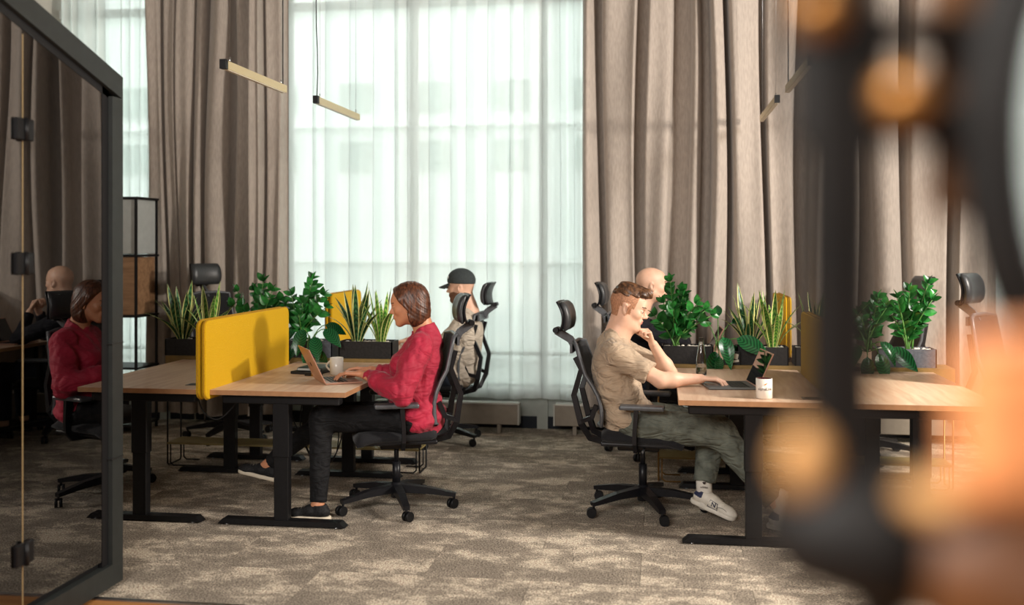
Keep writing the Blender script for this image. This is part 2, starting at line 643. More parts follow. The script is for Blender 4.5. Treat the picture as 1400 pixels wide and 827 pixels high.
radiator(-2.35, -1.16, 'long grey-brown convector radiator ending under the white sheer')
radiator(-.86, .9, 'grey-brown convector radiator beneath the taupe drape')
radiator(1.3, 2.6, 'grey-brown convector radiator below the empty swivel chairs')
vt = thing('radiator_valve', 'brass radiator valve with pipes by the pale parapet', 'valve', (-4.02, 8.44, 0))
BR = mat('brass', '#b08a4a', .3, .9)
MB().tube([(0, 0, .15), (.07, 0, .15)], .018, 10).tube([(.035, -.03, .17), (.035, .03, .17)], .02, 10).build('valve_body', BR, vt)
for dx in (-.01, .08):
    MB().tube([(dx, 0, 0.0), (dx, 0, .16)], .009, 8).build('pipe', CHROME, vt)


# ------------------------------------------------------------------ metal shelf unit by the window
sh = thing('shelf_unit', 'black metal shelf unit with a grey box and oak cupboard', 'shelf', (-4.62, 8.0, 0))
W = .74
sf = MB()
for x in (-W / 2, W / 2):
    for y in (-.17, .17):
        sf.box((x, y, .96), (.018, .018, 1.92))
sf.build('frame', BLACK, sh)
for zz in (1.925, 1.452, .955, .53, .06):
    B((0, 0, zz), (W + .04, .36, .018), 'shelf', BLACK, sh)
B((-W / 4 - .02, 0, 1.20), (W / 2 - .06, .33, .47), 'cupboard', CABWOOD, sh)
B((W / 4 - .01, -.01, 1.204), (W / 2 - .0, .34, .47), 'cupboard', CABWOOD, sh)
B((.0, -.185, 1.204), (.006, .01, .46), 'door_gap', BLACK, sh)
B((W / 4 + .01, 0, 1.69), (W / 2 - .03, .33, .45), 'box_panel', mat('grey_panel', '#a9adab', .5, noise=.04), sh, .006)
B((-W / 4 - .02, 0, 1.69), (W / 2 - .1, .33, .45), 'box_panel', mat('pale_panel', '#d8dcda', .5), sh, .006)
# ------------------------------------------------------------------ desks
XA0, XA1, XB0, XB1 = -3.275, -2.505, -2.445, -1.68
XC0, XC1, XD0, XD1 = .084, .845, .905, 1.665
Y1a, Y1b, Y2a, Y2b = 5.30, 6.67, 6.94, 8.20
DT = .75


def desk(x0, x1, y0, y1, label, grommet=None, notch=None):
    t = thing('desk', label, 'desk', ((x0 + x1) / 2, (y0 + y1) / 2, 0), group=None)
    w, l = x1 - x0, y1 - y0
    mb = MB()
    mb.box((0, 0, DT - .0135), (w, l, .027))
    top = mb.build('tabletop', DESKWOOD, t)
    B((0, -l / 2 - .0008, DT - .0135), (w - .001, .0016, .025), 'edge_band', mat('edge_band', '#a97c56', .5, noise=.08, scale=30), t)
    for s in (-1, 1):
        B((s * (w / 2 + .0006), 0, DT - .0135), (.0012, l - .001, .025), 'edge_band', mat('edge_band', '#a97c56'), t)
    rails = MB()
    for s in (-1, 1):
        rails.box((s * .10, 0, DT - .05), (.04, l - .16, .04))
    rails.build('frame_rail', BLACK, t)
    for s in (-1, 1):
        yy = s * (l / 2 - .085) 
        B((0, yy, DT - .055), (w - .10, .07, .05), 'bracket', BLACK, t, .006)
        lg = MB()
        lg.box((0, yy, .545), (.092, .062, .33), bev=.003)
        lg.box((0, yy, .25), (.082, .052, .46), bev=.003)
        lg.build('leg', BLACK, t)
        ft = MB()
        hw = w / 2 - .02
        x_ = [(-hw, .006), (-hw + .03, .034), (hw - .03, .034), (hw, .006)]
        vs = [(a, yy - .035, b + .002) for a, b in x_] + [(a, yy + .035, b + .002) for a, b in x_]
        ft.add(vs, [(0, 1, 2, 3), (7, 6, 5, 4), (0, 4, 5, 1), (1, 5, 6, 2), (2, 6, 7, 3), (3, 7, 4, 0)])
        fo = ft.build('foot', BLACK, t)
        for q in (-1, 1):
            MB().lathe([(.0, .0), (.012, .0), (.012, .008), (0, .008)], (q * (hw - .05), yy - .02, 0), 10).build('levelling_glide', STEEL, fo)
    if grommet:
        gx, gy = grommet
        g = B((gx, gy, DT + .001), (.10, .075, .004), 'cable_flap', GREYPL, t)
        B((gx, gy, DT + .0035), (.07, .05, .002), 'flap_lid', BLACK, t)
    return t


d_a = desk(XA0, XA1, Y1a, Y1b, 'oak desk beside the dark glass booth, cable flap in its corner', (.28, -.50))
d_b = desk(XB0, XB1, Y1a, Y1b, 'oak desk where the woman in red types')
d_c = desk(XC0, XC1, Y1a, Y1b, 'oak desk where the young man rests his elbows', (.30, -.54))
d_d = desk(XD0, XD1, Y1a, Y1b, 'bare oak desk beyond the yellow screen from the printed mug')
desk(XA0, XA1, Y2a, Y2b, 'window-row oak desk before the empty chair at the brown drape')
desk(XB0, XB1, Y2a, Y2b, 'window-row oak desk where the capped man sits')
desk(XC0, XC1, Y2a, Y2b, 'window-row oak desk where the bald man sits')
desk(XD0, XD1, Y2a, Y2b, 'window-row bare oak desk behind the tall glossy plant')


# ------------------------------------------------------------------ yellow screens
def screen(x, y0, y1, z0, z1, label, side):
    t = thing('desk_screen', label, 'screen', (x, (y0 + y1) / 2, z0))
    l, h, r = y1 - y0, z1 - z0, .045
    prof = []
    for cy, cz, a0 in ((l / 2 - r, h - r, 0), (-l / 2 + r, h - r, 90), (-l / 2 + r, r, 180), (l / 2 - r, r, 270)):
        for k in range(6):
            a = R(a0 + k * 18)
            prof.append((cy + r * math.cos(a), cz + r * math.sin(a)))
    mb = MB()
    th = .0125
    rings = [(-th, .004), (-th + .004, 0), (th - .004, 0), (th, .004)]
    n = len(prof)
    cy, cz = 0, h / 2
    vs, fs = [], []
    for dx, ins in rings:
        for (a, b) in prof:
            d = math.hypot(a - cy, b - cz)
            s = 1 - ins / d
            vs.append((dx, cy + (a - cy) * s, cz + (b - cz) * s))
    for i in range(3):
        for k in range(n):
            k2 = (k + 1) % n
            fs.append((i * n + k, i * n + k2, (i + 1) * n + k2, (i + 1) * n + k))
    fs.append(tuple(range(n)))
    fs.append(tuple(3 * n + k for k in range(n))[::-1])
    mb.add(vs, fs, False)
    mb.build('panel', YELLOW, t)
    # piping running round the edge
    pp = [(0, a * 1.002, (b - h / 2) * 1.006 + h / 2) for a, b in prof]
    pp.append(pp[0])
    MB().tube(pp, .0045, 6, cap=False).build('piping', YELLOWD, t)
    for yy in (-l * .33, l * .33):
        B((side * .04, yy, -.01 + .045), (.07, .04, .012), 'clamp', BLACK, t)
    return t


screen(-2.492, 5.25, 6.50, .70, 1.13, 'yellow felt screen standing on the desk nearest the dark booth', -1)
screen(-2.458, 5.25, 6.50, .70, 1.13, 'large yellow felt screen facing the rose laptop', 1)
screen(.862, 5.36, 6.52, .70, 1.13, 'yellow felt screen facing the young man', -1)
screen(.892, 5.36, 6.52, .70, 1.13, 'yellow felt screen on the bare desk behind the mug', 1)
screen(-2.492, 7.40, 8.15, .74, 1.17, 'window-row yellow felt screen on the side of the empty chair', -1)
screen(-2.458, 7.40, 8.15, .74, 1.17, 'window-row yellow felt screen on the capped man side', 1)
screen(.862, 7.42, 8.15, .74, 1.17, 'window-row yellow felt screen before the bald man', -1)
screen(.892, 7.42, 8.15, .74, 1.17, 'window-row yellow felt screen on the bare desk side', 1)


# ------------------------------------------------------------------ planter consoles
def console(x0, x1, label, rodm):
    t = thing('planter_console', label, 'console', ((x0 + x1) / 2, 6.80, 0))
    w = x1 - x0
    tr = MB().box((0, 0, .722), (w, .235, .10))
    tr.build('tray', OCHRE, t)
    B((0, 0, .165), (w - .02, .22, .012), 'shelf', mat('ochre_shelf', '#8d7d50', .45, .2, noise=.08), t)
    for s in (-1, 1):
        x = s * (w / 2 - .008)
        MB().tube([(x, -.10, .68), (x, -.10, .03), (x, -.085, .012), (x, .085, .012), (x, .10, .03), (x, .10, .68)], .006, 8).build('leg_hoop', rodm, t)
        for yy in (-.1, .1):
            x2 = s * (w / 2 - .03)
            MB().tube([(x2, yy, .16), (x2, yy, .03), (x2 - s * .02, yy, .012), (x2 - s * .12, yy, .012)], .005, 8).build('rod', rodm, t)
    return t


console(-3.41, -1.60, 'ochre planter console with black rod legs', BLACK)
console(-.03, 1.80, 'ochre planter console with bronze rod legs', BRASSROD)
CT = .772


def planter(x0, x1, y, label, m=PLANTER, h=.115):
    t = thing('planter', label, 'planter', ((x0 + x1) / 2, y, CT))
    w, d, th = x1 - x0, .17, .008
    mb = MB()
    for c, s in (((0, -d / 2 + th / 2, h / 2), (w, th, h)), ((0, d / 2 - th / 2, h / 2), (w, th, h)),
                 ((-w / 2 + th / 2, 0, h / 2), (th, d, h)), ((w / 2 - th / 2, 0, h / 2), (th, d, h)), ((0, 0, h / 2 - .01), (w - th, d - th, h - .022))):
        mb.box(c, s)
    mb.build('box', m, t)
    rnd = random.Random(int(abs(x0) * 100))
    pb = MB()
    for i in range(int(w * 130)):
        r = rnd.uniform(.007, .013)
        px, py = rnd.uniform(-w / 2 + .02, w / 2 - .02), rnd.uniform(-d / 2 + .02, d / 2 - .02)
        pb.lathe([(0, -r * .6), (r * .8, -r * .4), (r, 0), (r * .7, r * .5), (0, r * .65)], (px, py, h - .010), 7)
    o = pb.build('pebbles', PEBBLE, t)
    o['kind'] = 'stuff'
    return t


planter(-3.43, -3.02, 6.80, 'black planter box below the brown drape')
planter(-2.98, -2.60, 6.80, 'black planter box hidden behind the large yellow screen')
planter(-2.56, -2.22, 6.80, 'black planter box beside the yellow screen, glossy stems in it', PLANTERG)
planter(-2.175, -1.80, 6.80, 'black planter box behind the woman\'s hands')
planter(.0, .33, 6.80, 'black planter box behind the water bottle')
planter(.475, .80, 6.80, 'black planter box behind the open tablet laptop')
planter(.84, 1.16, 6.80, 'black planter box behind the second yellow screen')
planter(1.34, 1.70, 6.80, 'slate grey planter box at the end of the bare desk', PLANTERG)


# ------------------------------------------------------------------ plants
def leaf_material(name, a, b_, scale, vein=None, rough=.35):
    m, nt, out = new_nodes(name)
    b = N(nt, 'ShaderNodeBsdfPrincipled', i_Roughness=rough)
    b.inputs['Specular IOR Level'].default_value = .5
    tc = N(nt, 'ShaderNodeTexCoord')
    inf = N(nt, 'ShaderNodeObjectInfo')
    if vein:
        w = N(nt, 'ShaderNodeTexWave', i_Scale=vein, i_Distortion=1.2, i_Detail=1.0)
        w.bands_direction = 'DIAGONAL'
        ab = N(nt, 'ShaderNodeVectorMath', operation='ABSOLUTE')
        nt.links.new(tc.outputs['Object'], ab.inputs[0])
        nt.links.new(ab.outputs[0], w.inputs['Vector'])
        src = w.outputs['Fac']
    else:
        n = N(nt, 'ShaderNodeTexNoise', i_Scale=scale, i_Detail=2.0)
        nt.links.new(tc.outputs['Object'], n.inputs['Vector'])
        src = n.outputs['Fac']
    rp = N(nt, 'ShaderNodeValToRGB')
    e = rp.color_ramp.elements
    e[0].position, e[1].position = .35, .7
    e[0].color = (*rgb(a), 1)
    e[1].color = (*rgb(b_), 1)
    nt.links.new(src, rp.inputs[0])
    hs = N(nt, 'ShaderNodeHueSaturation')
    mr = N(nt, 'ShaderNodeMapRange')
    mr.inputs['To Min'].default_value = .5
    mr.inputs['To Max'].default_value = 1.8
    nt.links.new(inf.outputs['Random'], mr.inputs['Value'])
    nt.links.new(mr.outputs[0], hs.inputs['Value'])
    nt.links.new(rp.outputs[0], hs.inputs['Color'])
    nt.links.new(hs.outputs[0], b.inputs['Base Color'])
    tl = N(nt, 'ShaderNodeBsdfTranslucent')
    nt.links.new(hs.outputs[0], tl.inputs[0])
    mx = N(nt, 'ShaderNodeMixShader', i_0=.22)
    nt.links.new(b.outputs[0], mx.inputs[1])
    nt.links.new(tl.outputs[0], mx.inputs[2])
    nt.links.new(mx.outputs[0], out.inputs[0])
    return m


LEAFZ = leaf_material('glossy_leaf', '#144a1c', '#2c7030', 30, rough=.28)
LEAFS = leaf_material('sword_leaf', '#173f22', '#3a6a40', 1, vein=14)
LEAFSL = leaf_material('sword_leaf_light', '#3a6a2a', '#6f9c40', 1, vein=14)
LEAFE = mat('sword_leaf_edge', '#d9d78a', .45, noise=.1)
LEAFC = leaf_material('patterned_leaf', '#0e3a1e', '#1b5a30', 1, vein=26, rough=.25)
STEMG = mat('green_stem', '#4c7a33', .5, noise=.2)


def leaf_mesh(name, L, W, m, fold=.18, tip=1.6, bend=.12, n=7):
    mb = MB()
    def fn(u, v):
        s = (v - .5) * 2
        w = W / 2 * (math.sin(PI * min(1, u ** .8)) ** .75 if u < 1 else 0)
        if u > .6:
            w *= 1 - .35 * ((u - .6) / .4) ** tip
        return (u * L, s * w, abs(s) * w * fold * 2 - bend * L * u * u)
    mb.sheet(fn, n, 4)
    return mb.mesh(name, m)


ZL = [leaf_mesh('leaf', .078, .052, LEAFZ, .16, 3, .12), leaf_mesh('leaf', .070, .046, LEAFZ, .2, 3, .25), leaf_mesh('leaf', .084, .056, LEAFZ, .12, 3, -.08)]
CL = [leaf_mesh('leaf', .20, .10, LEAFC, .12, 1.3, .25, 9), leaf_mesh('leaf', .18, .085, LEAFC, .2, 1.3, .45, 9)]


def blade_mesh(L, W, bendy, m):
    mb = MB()
    cols = [-1, -.72, 0, .72, 1]
    nu = 9
    vs = []
    for i in range(nu + 1):
        u = i / nu
        w = W / 2 * (.55 + .45 * math.sin(PI * min(1, u * 1.25 + .1)) if u < .72 else (1 - ((u - .72) / .28) ** 1.6) * (.55 + .45 * math.sin(PI * 1.0 * .99)) + .0)
        w = W / 2 * min(1, .5 + u * 1.3) * (1 if u < .55 else max(0.02, 1 - ((u - .55) / .45) ** 1.8))
        for s in cols:
            vs.append((bendy * L * u ** 2.2 + abs(s) * w * .35, s * w, u * L * (1 - .25 * abs(bendy) * u)))
    for i in range(nu):
        for j in range(4):
            mb.cur = 1 if j in (0, 3) else 0
            k = i * 5 + j
            mb.f.append([k, k + 5, k + 6, k + 1]); mb.mi.append(mb.cur); mb.sm.append(True)
    mb.v = vs
    return mb.mesh('blade', [m, LEAFE])


SBL = [[blade_mesh(.44, .054, b, m) for b in (.08, .3, .5)] for m in (LEAFS, LEAFSL)]


def sword_plant(x, y, label, h=.46, n=15, kind=0, seed=0, spread=1.0):
    t = thing('snake_plant', label, 'plant', (x, y, CT + .10))
    rnd = random.Random(seed)
    for i in range(n):
        f = i / n
        a = i * 2.4 + rnd.uniform(-.3, .3)
        me = SBL[kind][0 if f < .35 else (1 if f < .7 else 2)]
        s = h / .44 * (1.0 - .30 * f) * rnd.uniform(.85, 1.08)
        rad = .012 + .02 * f
        ti = (.08 + .30 * f) * spread
        o = link('leaf', me, t, (rad * math.cos(a), rad * math.sin(a) * .8, 0), (0, ti, 0), (s, s * rnd.uniform(.8, 1.1), s))
        o.rotation_mode = 'QUATERNION'
        o.rotation_quaternion = (Matrix.Rotation(a, 3, 'Z') @ Matrix.Rotation(ti, 3, 'Y') @ Matrix.Rotation(rnd.uniform(-.6, .6), 3, 'Z')).to_quaternion()
    return t


def glossy_plant(x, y, label, stems, seed=0, lean=(0, 0), z=None):
    """stems: list of (dx, dy, height) tip offsets"""
    t = thing('glossy_leaved_plant', label, 'plant', (x, y, (CT + .10) if z is None else z))
    rnd = random.Random(seed)
    for (dx, dy, hh) in stems:
        bx, by = rnd.uniform(-.03, .03), rnd.uniform(-.03, .03)
        P = []
        for i in range(9):
            u = i / 8
            P.append(Vector((bx + dx * u ** 1.5, by + dy * u ** 1.5, hh * (u - .12 * u * u * (abs(dx) + abs(dy)) * 3))))
        st = MB().tube(P, [.007 * (1 - .6 * i / 8) for i in range(9)], 6).build('stem', STEMG, t)
        npair = max(4, int(hh / .054))
        for k in range(npair):
            u = .30 + .70 * k / (npair - 1)
            i0 = min(7, int(u * 8)); fr = u * 8 - i0
            p = P[i0].lerp(P[i0 + 1], fr)
            tg = (P[i0 + 1] - P[i0]).normalized()
            base = tg.cross(Vector((math.sin(seed + dx * 9), 1, .2))).normalized()
            for s in (-1, 1):
                d = (base * s + tg * (.55 + .5 * u) + Vector((rnd.uniform(-.25, .25), rnd.uniform(-.25, .25), rnd.uniform(-.1, .2)))).normalized()
                nn = (tg * .35 - base * s * .25 + Vector((0, -.95, .35)) + Vector((rnd.uniform(-.55, .55), rnd.uniform(-.3, .3), rnd.uniform(-.2, .3))))
                nn = (nn - d * nn.dot(d)).normalized()
                yv = nn.cross(d)
                M = Matrix((d, yv, nn)).transposed()
                sc = rnd.uniform(.9, 1.2) * (1.0 if u < .85 else .8)
                o = link('leaf', rnd.choice(ZL), t, p, None, (sc, sc, sc))
                o.rotation_mode = 'QUATERNION'
                o.rotation_quaternion = M.to_quaternion()
        o = link('leaf', ZL[0], t, P[-1], None, (.8, .8, .8))
        tg = (P[-1] - P[-2]).normalized()
        o.rotation_mode = 'QUATERNION'
        o.rotation_quaternion = tg.to_track_quat('X', 'Z')
    return t


def broad_plant(x, y, label, dirs, seed=0, z=None, sc0=1.0):
    """dirs: (azimuth deg, reach, height, droop deg, scale)"""
    t = thing('broad_leaved_plant', label, 'plant', (x, y, (CT + .10) if z is None else z))
    rnd = random.Random(seed)
    for az, reach, hh, droop, sc in dirs:
        a = R(az)
        tip = Vector((math.cos(a) * reach, math.sin(a) * reach, hh))
        P = [Vector((tip.x * u, tip.y * u, hh * (1 - (1 - u) ** 2) if hh > 0 else .06 * math.sin(PI * u) + hh * u * u)) for u in (0, .25, .5, .75, 1)]
        MB().tube(P, .0035, 5).build('stem', STEMG, t)
        d = Vector((math.cos(a) * math.cos(R(droop)), math.sin(a) * math.cos(R(droop)), -math.sin(R(droop)))).normalized()
        nn = Vector((rnd.uniform(-.3, .3), -.75, .55))
        nn = (nn - d * nn.dot(d)).normalized()
        M = Matrix((d, nn.cross(d), nn)).transposed()
        s = sc * sc0
        o = link('leaf', rnd.choice(CL), t, tip, None, (s, s, s))
        o.rotation_mode = 'QUATERNION'
        o.rotation_quaternion = M.to_quaternion()
    return t


sword_plant(-3.34, 6.80, 'tall dark snake plant below the brown drape', .42, 16, 0, 1, 1.25)
sword_plant(-3.13, 6.77, 'bright yellow-edged snake plant beside the screen\'s end', .40, 14, 1, 2, 1.1)
glossy_plant(-2.80, 6.80, 'glossy plant showing above the large yellow screen', [(-.12, 0, .36), (.02, .02, .42), (.10, 0, .36), (-.05, .04, .36), (.17, .02, .30), (-.18, 0, .26)], 3)
glossy_plant(-2.46, 6.80, 'tall glossy plant between the yellow screen and the mug', [(-.05, -.02, .33), (.09, -.02, .45), (.02, -.06, .28), (.16, .02, .34), (-.10, .02, .25), (.20, -.02, .26), (.05, .05, .38), (.00, -.07, .20)], 4)
broad_plant(-2.38, 6.74, 'dark patterned-leaf plant drooping behind the rose laptop', [(-120, .09, .02, 40, .8), (-60, .12, .05, 45, .9), (-30, .14, .10, 30, .9), (-100, .10, .10, 55, .95), (-150, .10, .08, 30, .85), (-80, .14, -.02, 70, .8), (20, .10, .12, 20, .8), (-45, .13, -.04, 60, .85)], 5)
sword_plant(-2.07, 6.80, 'dark snake plant nearer the screen in the box behind the woman\'s hands', .42, 15, 0, 6, .9)
sword_plant(-1.90, 6.80, 'lighter snake plant closest to the woman\'s face', .41, 13, 1, 7, .55)
glossy_plant(.10, 6.78, 'glossy plant in front of the bald man\'s face', [(-.03, -.03, .44), (.06, 0, .34), (-.10, 0, .30), (.14, -.02, .30), (.0, -.06, .26), (.19, 0, .26), (-.13, -.02, .22), (.24, 0, .23), (.03, .04, .38)], 8)
broad_plant(.36, 6.74, 'patterned-leaf plant spilling beside the water bottle', [(-70, .08, .08, 50, 1.1), (-20, .12, .07, 20, 1.15), (-110, .07, -.01, 75, 1.0), (30, .10, .16, -10, .8), (150, .10, .17, -30, .7), (90, .05, .20, -50, .6), (-10, .07, .02, 45, .9), (-90, .09, -.04, 80, .7)], 9)
sword_plant(.56, 6.80, 'pale-striped snake plant above the small picture', .43, 17, 0, 10, 1.1)
sword_plant(.71, 6.80, 'bright snake plant just before the yellow screen', .40, 17, 1, 11, 1.0)
sword_plant(.99, 6.80, 'snake plant behind the second yellow screen', .42, 12, 0, 12, 1.1)
sword_plant(1.12, 6.80, 'yellow-edged snake plant just past the dark post', .42, 10, 1, 15, .8)
glossy_plant(1.32, 6.80, 'low glossy plant next to the patterned leaves on the bare desk', [(-.06, -.04, .24), (.05, -.02, .34), (-.10, .02, .20), (.12, 0, .28), (.0, .03, .26)], 13)
glossy_plant(1.56, 6.80, 'tall glossy plant in the slate grey planter', [(.02, -.02, .38), (.10, 0, .44), (-.06, 0, .34), (-.14, 0, .30), (.04, -.05, .26), (.14, -.02, .34), (-.02, .05, .30)], 14)
broad_plant(1.27, 6.66, 'patterned-leaf plant hanging over the bare desk\'s rear edge', [(-60, .10, .0, 60, 1.0), (-20, .14, .03, 35, 1.05), (-100, .10, -.02, 70, .95), (-140, .12, .02, 50, .95), (180, .14, .06, 20, .8), (60, .08, .16, -10, .8), (120, .10, .14, 0, .8), (-40, .09, .07, 40, .9), (-120, .16, .05, 40, .8)], 16, sc0=1.0)


# ------------------------------------------------------------------ swivel chairs
def swivel_chair(x, y, face, label, pad_z=1.17, recline=0.0, base_rot=0.0, arms=True, group=None):
    t = thing('swivel_chair', label, 'chair', (x, y, 0), R(face), group)
    base = MB().lathe([(.0, .06), (.032, .06), (.034, .12), (.028, .15), (.0, .15)], n=16).build('hub', PLASTIC, t)
    for k in range(5):
        a = R(base_rot) + 2 * PI * k / 5
        c, s = math.cos(a), math.sin(a)
        lg = MB().bar([(c * .02, s * .02, .115), (c * .18, s * .18, .105), (c * .350, s * .350, .078)], [.05, .046, .038], [.05, .038, .022])
        lo = lg.build('leg', PLASTIC, t)
        cs = MB()
        cx, cy = c * .340, s * .340
        cs.tube([(cx, cy, .075), (cx, cy, .045)], .007, 8)
        w = a * 1.7 + k
        dx, dy = math.cos(w), math.sin(w)
        for q in (-1, 1):
            px, py = cx - dy * .013 * q + dx * .012, cy + dx * .013 * q + dy * .012
            ax = Vector((-dy, dx, 0))
            cs.tube([Vector((px, py, .029)) - ax * .009, Vector((px, py, .029)) + ax * .009], .028, 16)
        cs.build('caster', BLACK, t)
    MB().tube([(0, 0, .14), (0, 0, .27)], .024, 14).tube([(0, 0, .27), (0, 0, .37)], .014, 12).build('gas_lift', PLASTIC, t)
    B((-.02, 0, .385), (.24, .16, .06), 'tilt_mechanism', PLASTIC, t, .01)
    MB().tube([(.02, -.08, .38), (.02, -.24, .385)], .007, 8).build('lever', GREYPL, t)
    # seat
    def seat(u, v):
        xx = -.22 + .47 * u
        yy = (v - .5) * .49
        e = max(0, abs(v - .5) * 2 - .7) / .3
        drop = .035 * max(0, (u - .75) / .25) ** 2
        return (xx * (1 - .05 * e), yy, .452 - drop - .012 * e + .010 * (1 - u))
    MB().slab(seat, 12, 12, lambda u, v: .075 * (1 - .7 * max(0, abs(v - .5) * 2 - .82) / .18) * (1 - .6 * max(0, abs(u - .5) * 2 - .86) / .14)).build('seat', FABRIC, t)
    B((-.01, 0, .413), (.42, .42, .022), 'seat_pan', PLASTIC, t, .008)
    # reclining upper part is built about the pivot (-.2,0,.45)
    rc = math.tan(R(recline))
    def rx(xx, z):
        return xx - (z - .45) * rc
    top_z = pad_z - .16
    hw = lambda f: .235 - .055 * f
    zb = lambda f: .52 + (top_z - .52) * f
    def bx(f):
        return rx(-.235 - .11 * f + .035 * math.sin(PI * min(1, f * 1.6)) , zb(f))
    def back(u, v):
        s = (v - .5) * 2
        return (bx(u) + .035 * s * s, s * hw(u), zb(u))
    MB().slab(back, 14, 10, .008).build('backrest_mesh', FABRIC, t)
    fr = []
    for i in range(9):
        f = i / 8
        fr.append((bx(f) + .03, hw(f), zb(f)))
    fr2 = [(a, -b, c) for a, b, c in reversed(fr)]
    loop = fr + [(bx(1) + .005, hw(1) * .5, zb(1) + .012), (bx(1) + .005, -hw(1) * .5, zb(1) + .012)] + fr2 + [(bx(0), -.12, zb(0) - .012), (bx(0), .12, zb(0) - .012), fr[0]]
    MB().tube(loop, .012, 8, cap=False).build('backrest_frame', GREYPL, t)
    MB().bar([(bx(1), -hw(1) + .01, zb(1) - .02), (bx(1) - .004, 0, zb(1) - .02), (bx(1), hw(1) - .01, zb(1) - .02)], .014, .05).build('top_rail', GREYPL, t)
    for s in (-1, 1):
        yy = s * .155
        lp = MB()
        z2 = .86
        lp.bar([(rx(-.20, .40), s * .06, .395), (rx(-.30, .42), s * .10, .43), (rx(-.335, .5), yy, .52), (rx(-.36, .66), yy, .68), (rx(-.30, .82), yy * 1.1, .83), (bx(.85), yy * 1.12, zb(.85))], [.03, .034, .034, .03, .028, .024], [.03, .03, .03, .028, .024, .02], up=(0, 1, 0))
        lp.bar([(rx(-.335, .5), yy, .53), (rx(-.262, .55), yy * 1.2, .56), (bx(.25) , yy * 1.25, zb(.25))], .026, .024, up=(0, 1, 0))
        lp.build('back_strut', PLASTIC, t)
    # spine to headrest
    px = rx(-.40, pad_z)
    MB().bar([(bx(.95) - .012, 0, zb(.95)), (bx(1) - .03, 0, zb(1) + .02), (px - .045, 0, pad_z - .09)], .045, .018, up=(0, 1, 0)).build('headrest_stem', GREYPL, t)
    MB().tube([(px - .042, -.05, pad_z - .085), (px - .042, .05, pad_z - .085)], .017, 12).build('headrest_hinge', BLACK, t)
    def pad(u, v):
        s = (v - .5) * 2
        q = (u - .5) * 2
        return (px + .026 - .026 * q * q - .0 + .014 * s * s - q * .010, s * .135 * (1 - .10 * abs(q) ** 3), pad_z + q * .085)
    edge = lambda u, v: .048 * (max(0.08, 1 - max(0, abs(u - .5) * 2 - .75) / .25 * .75)) * (max(.08, 1 - max(0, abs(v - .5) * 2 - .8) / .2 * .75))
    MB().slab(pad, 12, 12, edge).build('headrest_pad', HEADPAD, t)
    def shell(u, v):
        a, b, c = pad(u, v)
        return (a - .026, b * .99, c)
    MB().slab(shell, 12, 10, .010).build('headrest_shell', PLASTIC, t)
    if arms:
        for s in (-1, 1):
            yy = s * .285
            MB().box((.02, yy, .640), (.25, .085, .026), bev=.010).build('armrest', GREYPL, t)
            MB().bar([(-.01, yy, .63), (-.02, yy, .50), (-.02, yy, .44), (-.02, s * .25, .40), (-.02, s * .12, .395)], [.05, .045, .04, .04, .04], [.025, .022, .022, .02, .02], up=(1, 0, 0)).build('arm_post', PLASTIC, t)
    return t


swivel_chair(-1.545, 5.86, 199, 'black mesh swivel chair the woman in red sits on', 1.165, 0, 23)
swivel_chair(-.11, 6.0, -4, 'black mesh swivel chair the young man sits on', 1.125, 5.5, 5)
swivel_chair(-1.72, 7.86, 178, 'black mesh swivel chair of the capped man', 1.165, 0, 10)
swivel_chair(-.06, 7.66, -4, 'black mesh swivel chair behind the bald man', 1.175, 0, 40)
swivel_chair(-3.41, 7.78, -34, 'empty swivel chair in front of the brown drape', 1.30, 0, 10)
swivel_chair(-3.62, 6.15, -15, 'empty swivel chair half hidden by the dark booth', 1.20, 0, 30)
swivel_chair(1.50, 7.72, 194, 'empty swivel chair behind the tall glossy plant', 1.225, 0, 0)
swivel_chair(2.08, 6.02, -36, 'empty swivel chair at the end of the bare desk', 1.29, 0, 0)


# ------------------------------------------------------------------ linear pendants
LAMPM = mat('champagne_alu', '#c9b78e', .4, .35)


def pendant(x, y0, y1, label, kink, capend=True):
    t = thing('linear_pendant_lamp', label, 'lamp', (x, (y0 + y1) / 2, 2.5))
    l = y1 - y0
    B((0, 0, 0), (.030, l, .046), 'bar', LAMPM, t, .002)
    B((0, 0, -.024), (.022, l - .03, .004), 'diffuser', mat('lamp_diffuser', '#e6e0cf', .5), t)
    B((0, -l / 2 - .016, .001), (.034, .034, .050), 'end_cap', BLACK, t)
    for yy in (-l / 2 + .06, l / 2 - .06):
        MB().tube([(0, yy, .02), (0, yy, .05)], .004, 6).build('clip', CHROME, t)
        MB().tube([(0, yy, .05), (0, yy, 1.88)], .0012, 5).build('wire', STEEL, t)
    yy = (-l / 2 + .0) if kink else l / 2 - .03
    pts = [(0.0 + .006 * math.sin(i * 1.3) * (1 if kink else 0), yy, .025 + i * .155) for i in range(13)]
    MB().tube(pts, .0035, 6).build('power_cord', BLACK, t)
    return t


pendant(-2.30, 5.17, 6.04, 'slim beige bar lamp hanging before the brown drape', False)
pendant(-2.26, 6.52, 7.45, 'slim beige bar lamp hanging before the white sheer', True)
pendant(.75, 6.93, 7.97, 'short-looking bar lamp hanging lowest before the taupe drape', False)
pendant(.765, 5.50, 6.48, 'bar lamp reaching behind the blurred dark frame', False)


